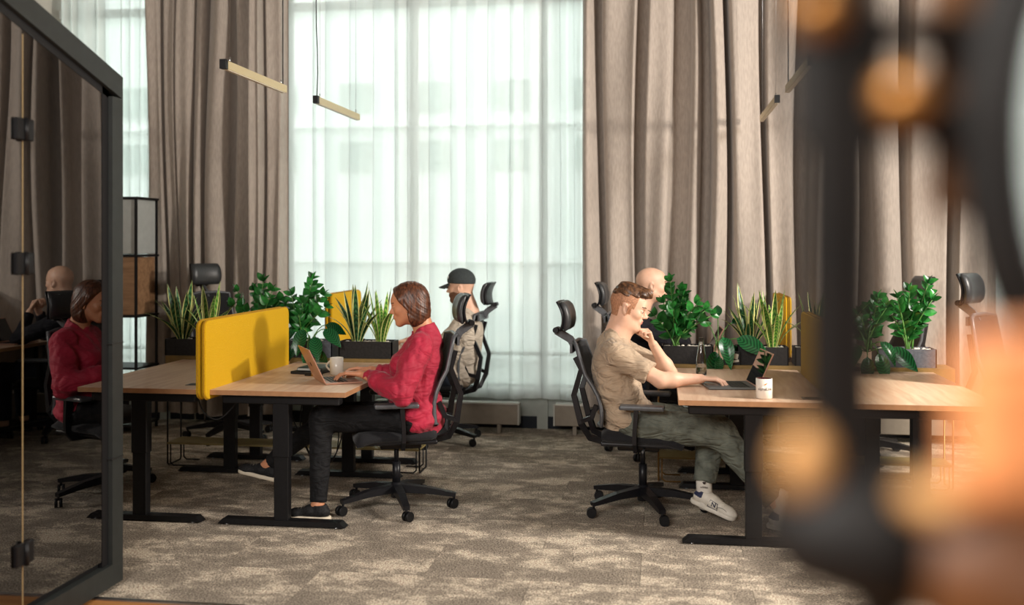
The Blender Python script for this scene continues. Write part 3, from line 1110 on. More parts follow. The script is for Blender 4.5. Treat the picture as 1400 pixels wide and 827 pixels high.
# ------------------------------------------------------------------ things on the desks
def laptop(x, y, z, rotz, w, d, lid_ang, label, body, lidm, screenm, logo=True, lid_h=None):
    """hinge line along local Y at x=0, keyboard towards +X"""
    t = thing('laptop', label, 'laptop', (x, y, z), R(rotz))
    b = B((d / 2, 0, .0065), (d, w, .009), 'base', body, t, .003)
    lh = lid_h or d
    kb = MB()
    for r in range(5):
        for c in range(12):
            kb.box((.045 + r * .021, -w / 2 + .04 + (w - .08) * c / 11, .0115), (.016, (w - .08) / 11 - .004, .002))
    o = kb.build('keyboard', BLACK, b); o['kind'] = 'stuff'
    B((d - .045, 0, .0112), (.06, .10, .0008), 'touchpad', mat('touchpad', '#9d8a80', .35), b)
    a = R(lid_ang)
    Rm = Matrix.Rotation(-(PI - a) if False else -a, 3, 'Y')
    # lid plane: starts at hinge, goes up and back (towards -X)
    up = Vector((-math.cos(a), 0, math.sin(a)))
    nrm = Vector((math.sin(a), 0, math.cos(a)))
    M = Matrix((up, Vector((0, -1, 0)), nrm)).transposed()
    c = Vector((0, 0, .010)) + up * lh / 2
    lid = MB().box(c, (lh, w, .007), rot=M, bev=.002).build('lid', lidm, t)
    MB().box(c + nrm * .0038, (lh - .014, w - .014, .001), rot=M).build('screen', screenm, lid)
    if logo:
        lo = MB().lathe([(0, 0), (.013, 0), (.013, .0006), (0, .0006)], (0, 0, 0), 14).build('logo', BLACK, lid)
        lo.location = c - nrm * .0044
        lo.rotation_mode = 'QUATERNION'
        lo.rotation_quaternion = Matrix((Vector((0, 1, 0)), up, nrm)).transposed().to_quaternion()
    return t


ROSE = mat('rose_gold_alu', '#c79a86', .32, .55, noise=.03)
SCR = mat('dark_screen', (.01, .012, .012), .08)
laptop(-1.955, 5.69, DT, 31, .31, .215, 64, 'rose gold laptop the woman in red is typing on', ROSE, ROSE, SCR)
laptop(.50, 5.87, DT, 188, .30, .27, 66, 'slim dark tablet laptop with reflecting screen before the young man', mat('charcoal_keyboard', '#5b5d5c', .6), ROSE, mat('glossy_screen', (.008, .012, .01), .03), logo=False, lid_h=.205)


def mug(x, y, label, h, r, hang, inner, printed):
    t = thing('mug', label, 'mug', (x, y, DT), R(hang))
    bd = MB().lathe([(0, .002), (r - .006, 0), (r, .004), (r, h), (r - .004, h)], n=32)
    bd.build('body', WHITEC, t)
    MB().lathe([(r - .004, h), (r - .005, .008), (0, .008)], n=32).build('inside', inner, t)
    pts = [(r - .002 + .030 * math.sin(PI * u), 0, h * (.2 + .6 * u)) for u in [i / 10 for i in range(11)]]
    MB().tube(pts, .006, 8).build('handle', WHITEC, t)
    return t


mug(-1.965, 6.03, 'plain white mug beside the rose laptop', .105, .041, 170, WHITEC, False)
mug2 = mug(.522, 5.42, 'printed cream mug with dark red inside near the desk edge', .104, .042, 60, mat('dark_red_glaze', '#5a1a1a', .3), True)


def text_mesh(name, body, size, m, parent, fn, extrude=.0004):
    cu = bpy.data.curves.new(name, 'FONT')
    cu.body = body
    cu.size = size
    cu.align_x = 'CENTER'
    cu.extrude = extrude
    cu.resolution_u = 3
    ob = bpy.data.objects.new(name, cu)
    COL.objects.link(ob)
    bpy.context.view_layer.update()
    dg = bpy.context.evaluated_depsgraph_get()
    me = bpy.data.meshes.new_from_object(ob.evaluated_get(dg))
    bpy.data.objects.remove(ob)
    for v in me.vertices:
        v.co = fn(v.co)
    me.materials.clear()
    me.materials.append(m)
    o = link(name, me, parent)
    return o


INK = mat('dark_print', '#3a2a26', .5)
rr = .0424
c0 = R(-90 - 60 + 3)      # facing the camera, in the mug's own turn
wrap = lambda z0: (lambda co: Vector((rr * math.cos(c0 + co.x / rr) + co.z * math.cos(c0), rr * math.sin(c0 + co.x / rr) + co.z * math.sin(c0), z0 + co.y)))
text_mesh('lettering', 'alphaLink', .021, INK, mug2, wrap(.046))
sw = MB()
ww = wrap(.0)
vs = []
for i in range(9):
    u = i / 8
    xx = -.006 + .020 * u
    zc = .077 + .012 * u * u
    th = .0045 * math.sin(PI * min(.98, u + .1))
    vs += [ww(Vector((xx, zc - th, .0004))), ww(Vector((xx, zc + th * .4, .0004)))]
sw.add(vs, [(2 * i, 2 * i + 2, 2 * i + 3, 2 * i + 1) for i in range(8)])
sw.build('emblem', mat('orange_print', '#d98a3a', .5), mug2)

# notebooks, lighter box, tablet
nb = thing('notebook_stack', 'black notebooks stacked behind the rose laptop', 'notebook', (-2.14, 6.12, DT), R(-12))
B((0, 0, .009), (.19, .24, .016), 'notebook', mat('notebook_black', (.015, .016, .018), .5, noise=.2), nb, .003)
nb2 = thing('organiser', 'grey leather organiser on top of the black notebooks', 'notebook', (-2.13, 6.13, DT + .018), R(-4))
B((0, 0, .011), (.165, .215, .020), 'cover', mat('organiser_grey', '#3b4245', .35, noise=.2), nb2, .006)
B((0, -.109, .011), (.15, .004, .012), 'page_edge', mat('paper_edge', '#aab0b0', .8), nb2)
lb = thing('small_box', 'small black box with gold band near the laptop lid', 'box', (-2.085, 5.955, DT), R(-10))
B((0, 0, .0105), (.105, .035, .021), 'case', mat('case_black', (.012, .012, .012), .4), lb, .002)
B((.0, 0, .0105), (.010, .0365, .0225), 'band', BR, lb)
pa = thing('paper_sheet', 'grey printed sheet lying behind the white mug', 'paper', (-1.80, 6.36, DT), R(10))
B((0, 0, .002), (.26, .2, .004), 'sheet', mat('paper_grey', '#8d9a98', .7, noise=.3, scale=30), pa)

# water bottle
GL = bpy.data.materials.new('clear_glass'); GL.use_nodes = True
g = GL.node_tree.nodes['Principled BSDF']
g.inputs['Transmission Weight'].default_value = 1.0; g.inputs['Roughness'].default_value = .02; g.inputs['IOR'].default_value = 1.45
WT = bpy.data.materials.new('water'); WT.use_nodes = True
g = WT.node_tree.nodes['Principled BSDF']
g.inputs['Transmission Weight'].default_value = 1.0; g.inputs['Roughness'].default_value = .0; g.inputs['IOR'].default_value = 1.33
g.inputs['Base Color'].default_value = (.93, .95, .9, 1)
bt = thing('water_bottle', 'clear glass bottle a third full of water', 'bottle', (.236, 6.30, DT))
MB().lathe([(0, .0), (.028, 0), (.032, .006), (.033, .05), (.031, .10), (.022, .16), (.015, .20), (.0135, .222), (.0155, .224), (.0155, .23), (.012, .23),
            (.0115, .20), (.019, .158), (.0285, .10), (.0305, .05), (.0295, .009), (0, .007)], n=28).build('glass', GL, bt)
MB().lathe([(0, .0075), (.0290, .0095), (.0300, .05), (.0298, .073), (0, .073)], n=28).build('water', WT, bt)

pic = thing('small_picture', 'small black and white patterned card leaning on the planter box', 'card', (.44, 6.690, CT))
B((0, 0, .045), (.105, .008, .09), 'card', mat('card_black', (.012, .012, .012), .4), pic)
WP = mat('white_print', '#cfc9bd', .6)
for (ax, az, bw, bh, rr_) in ((.020, .058, .045, .034, .2), (-.015, .060, .006, .04, .5), (.022, .026, .05, .014, -.15), (-.032, .064, .005, .03, .5)):
    MB().box((ax, -.0045, az), (bw, .001, bh), rot=Matrix.Rotation(rr_, 3, 'Y')).build('print_shape', WP, pic)
tc_ = thing('table_card', 'small white table card with dark lettering near the bald man', 'card', (.63, 7.35, DT), R(0))
B((0, 0, .06), (.085, .004, .12), 'card', mat('card_white', '#c9bfb4', .7), tc_)
text_mesh('lettering', 'LINK', .036, INK, tc_, lambda co: Vector((co.x, -.003 - co.z, .075 + co.y)))
text_mesh('lettering', 'up', .040, INK, tc_, lambda co: Vector((co.x, -.003 - co.z, .035 + co.y)))
laptop(.33, 7.55, DT, 182, .30, .21, 62, 'rose laptop on the desk of the bald man', ROSE, ROSE, SCR, False)
ph = thing('phone', 'dark phone lying near the table card', 'phone', (.80, 7.30, DT))
B((0, 0, .005), (.15, .08, .009), 'case', BLACK, ph, .003)
# cables under the desks
CB = mat('cable_rubber', (.01, .01, .01), .5)


def cable(pts, label, r=.004):
    P = [Vector(p) for p in pts]
    out = []
    n = len(P)
    for i in range(n - 1):
        p0, p1, p2, p3 = P[max(i - 1, 0)], P[i], P[i + 1], P[min(i + 2, n - 1)]
        for k in range(8):
            t = k / 8
            out.append(.5 * ((2 * p1) + (p2 - p0) * t + (2 * p0 - 5 * p1 + 4 * p2 - p3) * t * t + (3 * p1 - p0 - 3 * p2 + p3) * t ** 3))
    out.append(P[-1])
    o = MB().tube(out, r, 6).build('cable', CB)
    tag(o, label, 'cable')


cable([(-2.62, 5.5, .72), (-2.58, 5.5, .60), (-2.50, 5.52, .55), (-2.42, 5.55, .62), (-2.36, 5.6, .72)], 'black cable looping below the yellow screen\'s lower edge')
cable([(-2.30, 6.1, .72), (-2.26, 6.05, .50), (-2.14, 6.0, .30), (-2.10, 6.0, .22), (-2.02, 6.0, .20), (-1.94, 6.0, .32), (-1.90, 6.0, .55), (-1.95, 6.0, .72)], 'long black cable hanging near the woman\'s crossed shoe')
cable([(-2.20, 6.15, .72), (-2.24, 6.15, .42), (-2.16, 6.1, .24), (-2.06, 6.1, .18), (-1.98, 6.1, .30), (-1.98, 6.1, .72)], 'second black cable hanging in a loop under the woman\'s desk')
# ------------------------------------------------------------------ glass booth with a sloping roof
pod = thing('glass_booth', 'dark framed glass meeting booth with sloping roof and hinged glass', 'booth', (-2.43, 4.36, 0))
PF = mat('booth_frame_grey', '#2b2e2d', .5, noise=.08)
PK = mat('booth_black', (.008, .008, .009), .5)
SL = (2.50 - 2.305) / (4.36 - 3.70)
TH = .17
L = 2.1


def slope_z(y):
    return 2.305 + (-y) * SL


# post (far end), grey face with a dark inner rebate
B((-TH / 2, -.045, 1.160), (TH, .09, 2.094), 'post', PF, pod)
B((-TH / 2 - .01, -.115, 1.15), (TH - .02, .05, 2.20), 'inner_rebate', PK, pod)
mb = MB()
vs = []
for (yy, zz) in ((0, 2.305), (-L, slope_z(-L)), (-L, slope_z(-L) - .10), (-.0, 2.205)):
    for xx in (0, -TH):
        vs.append((xx, yy, zz))
mb.add(vs, [(0, 2, 4, 6), (1, 7, 5, 3), (0, 1, 3, 2), (2, 3, 5, 4), (4, 5, 7, 6), (6, 7, 1, 0)])
mb.build('roof_rail', PF, pod)
mb = MB()
vs = []
for (yy, zz) in ((-.09, 2.21 + .03), (-L, slope_z(-L) - .10), (-L, slope_z(-L) - .15), (-.09, 2.16 + .04)):
    for xx in (-.02, -TH):
        vs.append((xx, yy, zz))
mb.add(vs, [(0, 2, 4, 6), (1, 7, 5, 3), (0, 1, 3, 2), (2, 3, 5, 4), (4, 5, 7, 6), (6, 7, 1, 0)])
mb.build('inner_rebate', PK, pod)
B((-TH / 2, -L / 2, .065), (TH, L, .095), 'bottom_rail', PF, pod)
B((-TH / 2 - .02, -L / 2, .125), (TH - .04, L - .09, .03), 'inner_rebate', PK, pod)
B((-TH / 2 - .04, -L / 2 - .05, .012), (TH, L, .024), 'plinth', PK, pod)
for zz in (1.10, 0.585):
    B((-.02, -.05, zz), (.046, .10, .006), 'joint_strip', mat('joint_dark', (.02, .02, .02), .4), pod)


def pane(y0, y1, name='glass_pane'):
    vs = []
    for xx in (-.022, -.030):
        vs += [(xx, y0, .14), (xx, y1, .14), (xx, y1, slope_z(y1) - .12), (xx, y0, slope_z(y0) - .12)]
    m = MB()
    m.add(vs, [(0, 1, 2, 3), (7, 6, 5, 4), (0, 4, 5, 1), (1, 5, 6, 2), (2, 6, 7, 3), (3, 7, 4, 0)])
    return m.build(name, PODGLASS, pod)


pane(-.704, -.115)
pane(-2.05, -.712)
MB().box((-.026, -.708, 1.25), (.010, .005, 2.22)).build('glass_edge_seal', mat('seal', '#a08a63', .4), pod)
for zz in (1.99, 1.471, .347):
    hg = B((-.018, -.708, zz), (.022, .11, .085), 'hinge', BLACK, pod, .004)
    MB().tube([(-.004, -.708, zz - .045), (-.004, -.708, zz + .045)], .009, 10).build('hinge_pin', BLACK, hg)
INN = mat('booth_lining', '#2b241f', .9, noise=.15)
B((-1.25, -L / 2, 1.3), (.04, L, 2.5), 'back_panel', INN, pod)
B((-.72, -.03, 1.15), (1.06, .04, 2.26), 'end_panel', INN, pod)
B((-.72, -L / 2, .05), (1.06, L, .04), 'booth_floor', CARPET, pod)
B((-.72, -.26, .62), (.9, .40, .10), 'bench_seat', mat('bench_orange', '#8f5a22', .8, noise=.1), pod, .02)
B((-.72, -.09, .93), (.9, .07, .5), 'bench_back', MATS['bench_orange'], pod, .02)
B((-.72, -.26, .33), (.9, .36, .48), 'bench_base', mat('bench_base', '#5a3a1c', .8), pod)
mb = MB()
mb.add([(-.17, 0, 2.30), (-1.25, 0, 2.30), (-1.25, -L, slope_z(-L)), (-.17, -L, slope_z(-L)), (-.17, 0, 2.26), (-1.25, 0, 2.26), (-1.25, -L, slope_z(-L) - .04), (-.17, -L, slope_z(-L) - .04)],
       [(0, 1, 2, 3), (7, 6, 5, 4), (0, 4, 5, 1), (1, 5, 6, 2), (2, 6, 7, 3), (3, 7, 4, 0)])
mb.build('roof', PK, pod)


# ------------------------------------------------------------------ blurred display stand close to the camera
def near(px, py, d):
    """world point at depth d in the direction of pixel (px,py); used once to place the stand's origin and sizes"""
    s = (px - 700) / 1400 * d
    return Vector((-math.sin(YAW) * d + math.cos(YAW) * s, math.cos(YAW) * d + math.sin(YAW) * s, CAM_H - (py - 334) / 1400 * d))


DBZ = mat('dark_bronze', (.004, .003, .0025), .6, 0, noise=.3)
WBR = mat('warm_brass', '#a8743c', .35, .7, noise=.1)
LEA = mat('brown_leather', '#5a3517', .55, noise=.25, scale=15)
SAL = mat('salmon_leather', '#d98c55', .7, noise=.05)
GLO = mat('pale_globe', '#b9c4c0', .35)
DS = .42                      # distance of the stand; all its sizes follow from it
q_ = DS / .70
st = thing('display_stand', 'out-of-focus dark bronze display stand with brass knobs, very close to the camera', 'stand', near(1146, 334, DS), YAW)
st.location.z = 0
zz = lambda py: CAM_H - (py - 334) / 1400 * DS
xx = lambda px: (px - 1146) / 1400 * DS
B((0, 0, (zz(700) + zz(-90)) / 2), (.050 * q_, .03 * q_, zz(-90) - zz(700)), 'post', DBZ, st, .003)
B((xx(1150), .003, zz(105)), (.070 * q_, .03 * q_, .105 * q_), 'joint_block', DBZ, st, .006)
B((xx(1200), .0, zz(42)), (xx(1320) - xx(1085), .02, .026 * q_), 'crossbar', DBZ, st, .004)
B((xx(1235), .004, zz(168)), (xx(1385) - xx(1095), .02, .028 * q_), 'crossbar', DBZ, st, .004)
B((xx(1342), .02, zz(60)), (.050 * q_, .016, .24 * q_), 'bracket_plate', mat('bracket_brown', '#6b4524', .5, .3), st, .006)


def ball(px, py, rad, m, name='knob', y=-.01, fl=1.0):
    rr_ = rad / 1400 * DS
    MB().lathe([(rr_ * math.sin(PI * i / 10) + (1e-5 if i in (0, 10) else 0), -rr_ * fl * math.cos(PI * i / 10)) for i in range(11)], (xx(px), y, zz(py)), 18).build(name, m, st)


ball(1112, 22, 36, WBR)
ball(1222, 138, 38, WBR)
ball(1275, 118, 34, GLO, 'glass_bulb', .04, 1.5)
ball(1290, 18, 30, WBR, 'knob', .03)
ball(1082, 618, 36, mat('pale_brass', '#b98a55', .55, .3), 'knob', -.02, 1.4)
hp = []
for i in range(17):
    a = R(95 + i * 11)
    hp.append((xx(1480) + .105 * q_ * .95 * math.cos(a) * .62, .0, zz(190) + .15 * q_ * math.sin(a)))
MB().tube(hp, .024 * q_, 12).build('hoop', DBZ, st)
P_ = [(xx(1052), -.005, zz(686)), (xx(1100), -.006, zz(705)), (xx(1180), -.01, zz(722)), (xx(1300), -.02, zz(745)), (xx(1440), -.035, zz(775)), (xx(1600), -.05, zz(810))]
MB().tube(P_[:3] + [Vector((xx(1235), -.012, zz(735)))], [.030 * q_, .046 * q_, .050 * q_, .050 * q_], 20).build('dark_roll_end', DBZ, st)
MB().tube([Vector((xx(1225), -.012, zz(728)))] + P_[3:], [.046 * q_, .052 * q_, .058 * q_, .062 * q_], 20).build('rolled_leather_edge', LEA, st)
ball(1236, 652, 52, mat('pale_brass', '#c99a62'), 'knob', -.035, .6)
MB().tube([(xx(1240), .03, .02), (xx(1240), .03, zz(760))], .012, 12).build('pedestal', DBZ, st)
MB().lathe([(0, 0), (.14, 0), (.14, .02), (.03, .03), (0, .03)], (xx(1240), .03, 0), 28).build('foot_plate', DBZ, st)
bx = thing('leather_case', 'out-of-focus salmon leather case resting on the stand\'s brown roll', 'case', near(1424, 585, .33), YAW + .10)
B((.006, .006, .0), (.062, .02, .050), 'body', SAL, bx, .008)
B((.006, .006, .027), (.058, .018, .008), 'lid', mat('salmon_lid', '#d99468', .7), bx, .004)


# ------------------------------------------------------------------ implicit surfaces for people
class SDF:
    def __init__(self):
        self.p = []
        self.M = np.eye(3)
        self.O = np.zeros(3)
        self.s = 1.0

    def frame(self, O=(0, 0, 0), M=None, s=1.0):
        self.O = np.array(O, float)
        self.M = np.eye(3) if M is None else np.array(M, float)
        self.s = s
        return self

    def W(self, p):
        return self.O + self.M @ (np.array(p, float) * self.s)

    def rc(self, a, b, ra, rb, k=.02, op='u', flat=False, sq=None):
        a, b = self.W(a), self.W(b)
        ra, rb, k = ra * self.s, rb * self.s, k * self.s
        ab = b - a
        L2 = float(ab @ ab) + 1e-12
        Ln = math.sqrt(L2)
        m = max(ra, rb)
        def fn(x, y, z):
            px, py, pz = x - a[0], y - a[1], z - a[2]
            tu = (px * ab[0] + py * ab[1] + pz * ab[2]) / L2
            t = np.clip(tu, 0, 1)
            d = np.sqrt((px - t * ab[0]) ** 2 + (py - t * ab[1]) ** 2 + (pz - t * ab[2]) ** 2) - (ra + t * (rb - ra))
            if flat:
                d = np.maximum(d, (tu - 1) * Ln)
            return d
        self.p.append((fn, np.minimum(a, b) - m, np.maximum(a, b) + m, k, op))
        return self

    def el(self, c, r, rot=None, k=.02, op='u'):
        c = self.W(c)
        r = np.array(r, float) * self.s
        k = k * self.s
        M = self.M if rot is None else self.M @ np.array(rot, float)
        m = float(max(r))
        def fn(x, y, z):
            px, py, pz = x - c[0], y - c[1], z - c[2]
            q = [(px * M[0, i] + py * M[1, i] + pz * M[2, i]) for i in range(3)]
            k0 = np.sqrt((q[0] / r[0]) ** 2 + (q[1] / r[1]) ** 2 + (q[2] / r[2]) ** 2)
            k1 = np.sqrt((q[0] / r[0] ** 2) ** 2 + (q[1] / r[1] ** 2) ** 2 + (q[2] / r[2] ** 2) ** 2) + 1e-9
            return k0 * (k0 - 1) / k1
        self.p.append((fn, c - m, c + m, k, op))
        return self

    def plane(self, c, n, lo, hi, k=.004):
        """cuts away the side the normal n points to, inside box lo..hi (person space)"""
        c = self.W(c)
        n = self.M @ np.array(n, float)
        n = n / np.linalg.norm(n)
        def fn(x, y, z):
            return -((x - c[0]) * n[0] + (y - c[1]) * n[1] + (z - c[2]) * n[2])
        self.p.append((fn, np.array(lo, float), np.array(hi, float), k, 's!'))
        return self

    def cutfn(self, f, lo, hi, k=.008):
        O, M, s = self.O.copy(), self.M.copy(), self.s
        def fn(x, y, z):
            a, b, c = x - O[0], y - O[1], z - O[2]
            q = [(a * M[0, i] + b * M[1, i] + c * M[2, i]) / s for i in range(3)]
            return f(*q) * s
        self.p.append((fn, np.array(lo, float), np.array(hi, float), k, 's!'))
        return self

    def grid(self, lo, hi, h, disp=None):
        lo, hi = np.array(lo, float), np.array(hi, float)
        n = np.maximum(2, np.ceil((hi - lo) / h).astype(int) + 1)
        ax = [(lo[i] + h * np.arange(n[i])).astype(np.float32) for i in range(3)]
        D = np.full(n, .06, np.float32)
        for fn, a, b, k, op in self.p:
            mg = 0 if op == 's!' else k + .03
            i0 = np.maximum(0, np.floor((a - mg - lo) / h).astype(int))
            i1 = np.minimum(n, np.ceil((b + mg - lo) / h).astype(int) + 1)
            if (i1 <= i0).any():
                continue
            sl = tuple(slice(i0[i], i1[i]) for i in range(3))
            x, y, z = ax[0][sl[0]][:, None, None], ax[1][sl[1]][None, :, None], ax[2][sl[2]][None, None, :]
            d = fn(x, y, z).astype(np.float32)
            E_ = D[sl]
            kk = max(k, 1e-5)
            if op == 'u':
                hh = np.maximum(kk - np.abs(E_ - d), 0) / kk
                D[sl] = np.minimum(E_, d) - hh * hh * kk * .25
            else:
                d2 = -d
                hh = np.maximum(kk - np.abs(E_ - d2), 0) / kk
                D[sl] = np.maximum(E_, d2) + hh * hh * kk * .25
        if disp is not None:
            D += disp(ax[0][:, None, None], ax[1][None, :, None], ax[2][None, None, :]).astype(np.float32)
        return D, lo, h

    def bounds(self, pad=.02):
        lo = np.min([p[1] for p in self.p if p[4] == 'u'], 0) - pad
        hi = np.max([p[2] for p in self.p if p[4] == 'u'], 0) + pad
        return lo, hi


def nets(D, lo, h):
    S = D < 0
    nx, ny, nz = D.shape
    cnt = np.zeros((nx - 1, ny - 1, nz - 1), np.int8)
    for a in (0, 1):
        for b in (0, 1):
            for c in (0, 1):
                cnt += S[a:nx - 1 + a, b:ny - 1 + b, c:nz - 1 + c]
    act = (cnt > 0) & (cnt < 8)
    I, J, K = np.nonzero(act)
    if len(I) == 0:
        return np.zeros((0, 3)), np.zeros((0, 4), int)
    idx = np.full(act.shape, -1, np.int64)
    idx[I, J, K] = np.arange(len(I))
    acc = np.zeros((len(I), 3))
    num = np.zeros(len(I))
    cs = [(a, b, c) for a in (0, 1) for b in (0, 1) for c in (0, 1)]
    for p in cs:
        for q in range(3):
            if p[q] == 0:
                p2 = list(p); p2[q] = 1
                d0 = D[I + p[0], J + p[1], K + p[2]].astype(float)
                d1 = D[I + p2[0], J + p2[1], K + p2[2]].astype(float)
                m = (d0 < 0) != (d1 < 0)
                t = np.where(m, d0 / np.where(m, d0 - d1, 1), 0)
                for r in range(3):
                    acc[:, r] += np.where(m, p[r] + (t if r == q else 0), 0)
                num += m
    V = lo + h * (np.stack([I, J, K], 1) + acc / num[:, None])
    F = []
    for q in range(3):
        s0 = [slice(None)] * 3
        s1 = [slice(None)] * 3
        s0[q] = slice(0, -1); s1[q] = slice(1, None)
        m = S[tuple(s0)] != S[tuple(s1)]
        a, b = [r for r in range(3) if r != q]
        m_ = m.copy()
        sl = [slice(None)] * 3
        sl[a] = 0; m_[tuple(sl)] = False
        sl[a] = -1; m_[tuple(sl)] = False
        sl = [slice(None)] * 3
        sl[b] = 0; m_[tuple(sl)] = False
        sl[b] = -1; m_[tuple(sl)] = False
        G = np.stack(np.nonzero(m_), 1)
        if len(G) == 0:
            continue
        ea = np.zeros(3, int); ea[a] = 1
        eb = np.zeros(3, int); eb[b] = 1
        c = [G - ea - eb, G - eb, G, G - ea]
        quad = np.stack([idx[g[:, 0], g[:, 1], g[:, 2]] for g in c], 1)
        inside = S[G[:, 0], G[:, 1], G[:, 2]]
        flip = inside if q != 1 else ~inside
        quad = np.where(flip[:, None], quad, quad[:, ::-1])
        F.append(quad)
    F = np.concatenate(F)
    F = F[(F >= 0).all(1)]
    return V, F


def np_mesh(name, parts, mats, fmat=None, parent=None, smooth_it=1):
    Vs, Fs, o = [], [], 0
    for V, F in parts:
        if len(F) == 0:
            continue
        V = V.copy()
        for _ in range(smooth_it):
            A = np.zeros_like(V); c = np.zeros(len(V))
            for i in range(4):
                for j in ((i + 1) % 4,):
                    np.add.at(A, F[:, i], V[F[:, j]]); np.add.at(c, F[:, i], 1)
                    np.add.at(A, F[:, j], V[F[:, i]]); np.add.at(c, F[:, j], 1)
            ok = c > 5
            V[ok] = V[ok] * .5 + (A[ok] / c[ok][:, None]) * .5
        Vs.append(V); Fs.append(F + o); o += len(V)
    V = np.concatenate(Vs); F = np.concatenate(Fs)
    me = bpy.data.meshes.new(name)
    me.vertices.add(len(V)); me.vertices.foreach_set('co', V.astype(np.float32).ravel())
    me.loops.add(len(F) * 4); me.loops.foreach_set('vertex_index', F.astype(np.int32).ravel())
    me.polygons.add(len(F))
    me.polygons.foreach_set('loop_start', np.arange(0, len(F) * 4, 4, dtype=np.int32))
    me.polygons.foreach_set('use_smooth', np.ones(len(F), bool))
    for m in (mats if isinstance(mats, (list, tuple)) else [mats]):
        me.materials.append(m)
    if fmat is not None:
        me.polygons.foreach_set('material_index', fmat(V[F].mean(1)).astype(np.int32))
    me.update(calc_edges=True)
    return link(name, me, parent)


def solid(sdf, name, m, parent, h=.006, disp=None, fmat=None, it=1):
    lo, hi = sdf.bounds()
    D, l, hh = sdf.grid(lo, hi, h, disp)
    return np_mesh(name, [nets(D, l, hh)], m, fmat, parent, it)


def multires(sdf, name, m, parent, boxes, h0, fmat):
    """one surface meshed finely inside the boxes (head, hands) and coarsely elsewhere"""
    lo, hi = sdf.bounds()
    D, l, hh = sdf.grid(lo, hi, h0)
    V, F = nets(D, l, hh)
    fc = V[F].mean(1)
    drop = np.zeros(len(F), bool)
    for b0, b1, h in boxes:
        drop |= ((fc > np.array(b0)) & (fc < np.array(b1))).all(1)
    parts = [(V, F[~drop])]
    for b0, b1, h in boxes:
        D, l, hh = sdf.grid(np.array(b0) - h0 * .6, np.array(b1) + h0 * .6, h)
        parts.append(nets(D, l, hh))
    return np_mesh(name, parts, m, fmat, parent, 1)


def eul(yaw=0, pitch=0, roll=0):
    return np.array(Matrix.Rotation(R(yaw), 3, 'Z') @ Matrix.Rotation(R(pitch), 3, 'Y') @ Matrix.Rotation(R(roll), 3, 'X'))


def head(S, O, M, s=1.0, female=False, neck_to=(-.09, 0, -.20), nr=.056):
    S.frame(O, M, s)
    S.el((-.014, 0, .034), (.098, .076, .086), k=.02)
    S.el((.020, 0, -.030), (.066, .060 if not female else .056, .080), k=.03)
    S.rc((.045, 0, .050), (.060, 0, .035), .040, .034, .03)
    S.rc((.074, -.026, .018), (.074, .026, .018), .011 if not female else .008, .011 if not female else .008, .018)
    S.rc((.070, 0, -.095), (.066, 0, -.085), .020 if not female else .016, .022, .03)
    for q in (-1, 1):
        S.rc((.060, q * .018, -.095), (-.005, q * .050, -.050), .014, .016, .03)
        S.el((.054, q * .038, -.020), (.024, .020, .022), k=.02)
    S.rc((.083, 0, .014), (.100, 0, -.020), .0065, .0095, .012)
    S.el((.104, 0, -.026), (.0125, .0105, .0100), k=.008)
    for q in (-1, 1):
        S.el((.093, q * .011, -.030), (.0105, .0065, .0075), k=.006)
    for q in (-1, 1):
        S.el((.086, q * .031, .002), (.012, .017, .011), k=.014, op='s')
        S.el((.070, q * .031, .001), (.0150, .0155, .0120), k=.004)
        S.rc((.080, q * .018, .0075), (.077, q * .044, .005), .0038, .003, .004)
    S.el((.080, 0, -.058), (.014, .028, .018), k=.014)
    S.rc((.089, -.014, -.0545), (.0905, 0, -.0525), .0045, .0052, .005).rc((.089, .014, -.0545), (.0905, 0, -.0525), .0045, .0052, .005)
    S.rc((.087, -.012, -.0650), (.087, .012, -.0650), .0058, .0058, .006)
    S.rc((.097, -.022, -.0595), (.097, .022, -.0595), .0022, .0022, .003, 's')
    S.rc((.090, -.010, -.076), (.090, .010, -.076), .005, .005, .008, 's')
    for q in (-1, 1):
        E1 = eul(q * 22, -12, 0)
        S.el((-.010, q * .079, -.006), (.019, .0065, .031), rot=E1, k=.005)
        S.el((-.006, q * .0855, -.002), (.0105, .0055, .019), rot=E1, k=.004, op='s')
        S.el((-.002, q * .0795, -.030), (.008, .005, .009), k=.006)
        S.el((.004, q * .081, -.010), (.005, .003, .008), k=.003)
    S.rc((-.030, 0, -.045), neck_to, nr, nr * 1.10, .035)
    S.frame()


FING = [(.030, .041, .025, .021), (.010, .045, .028, .022), (-.010, .041, .026, .021), (-.029, .032, .020, .018)]


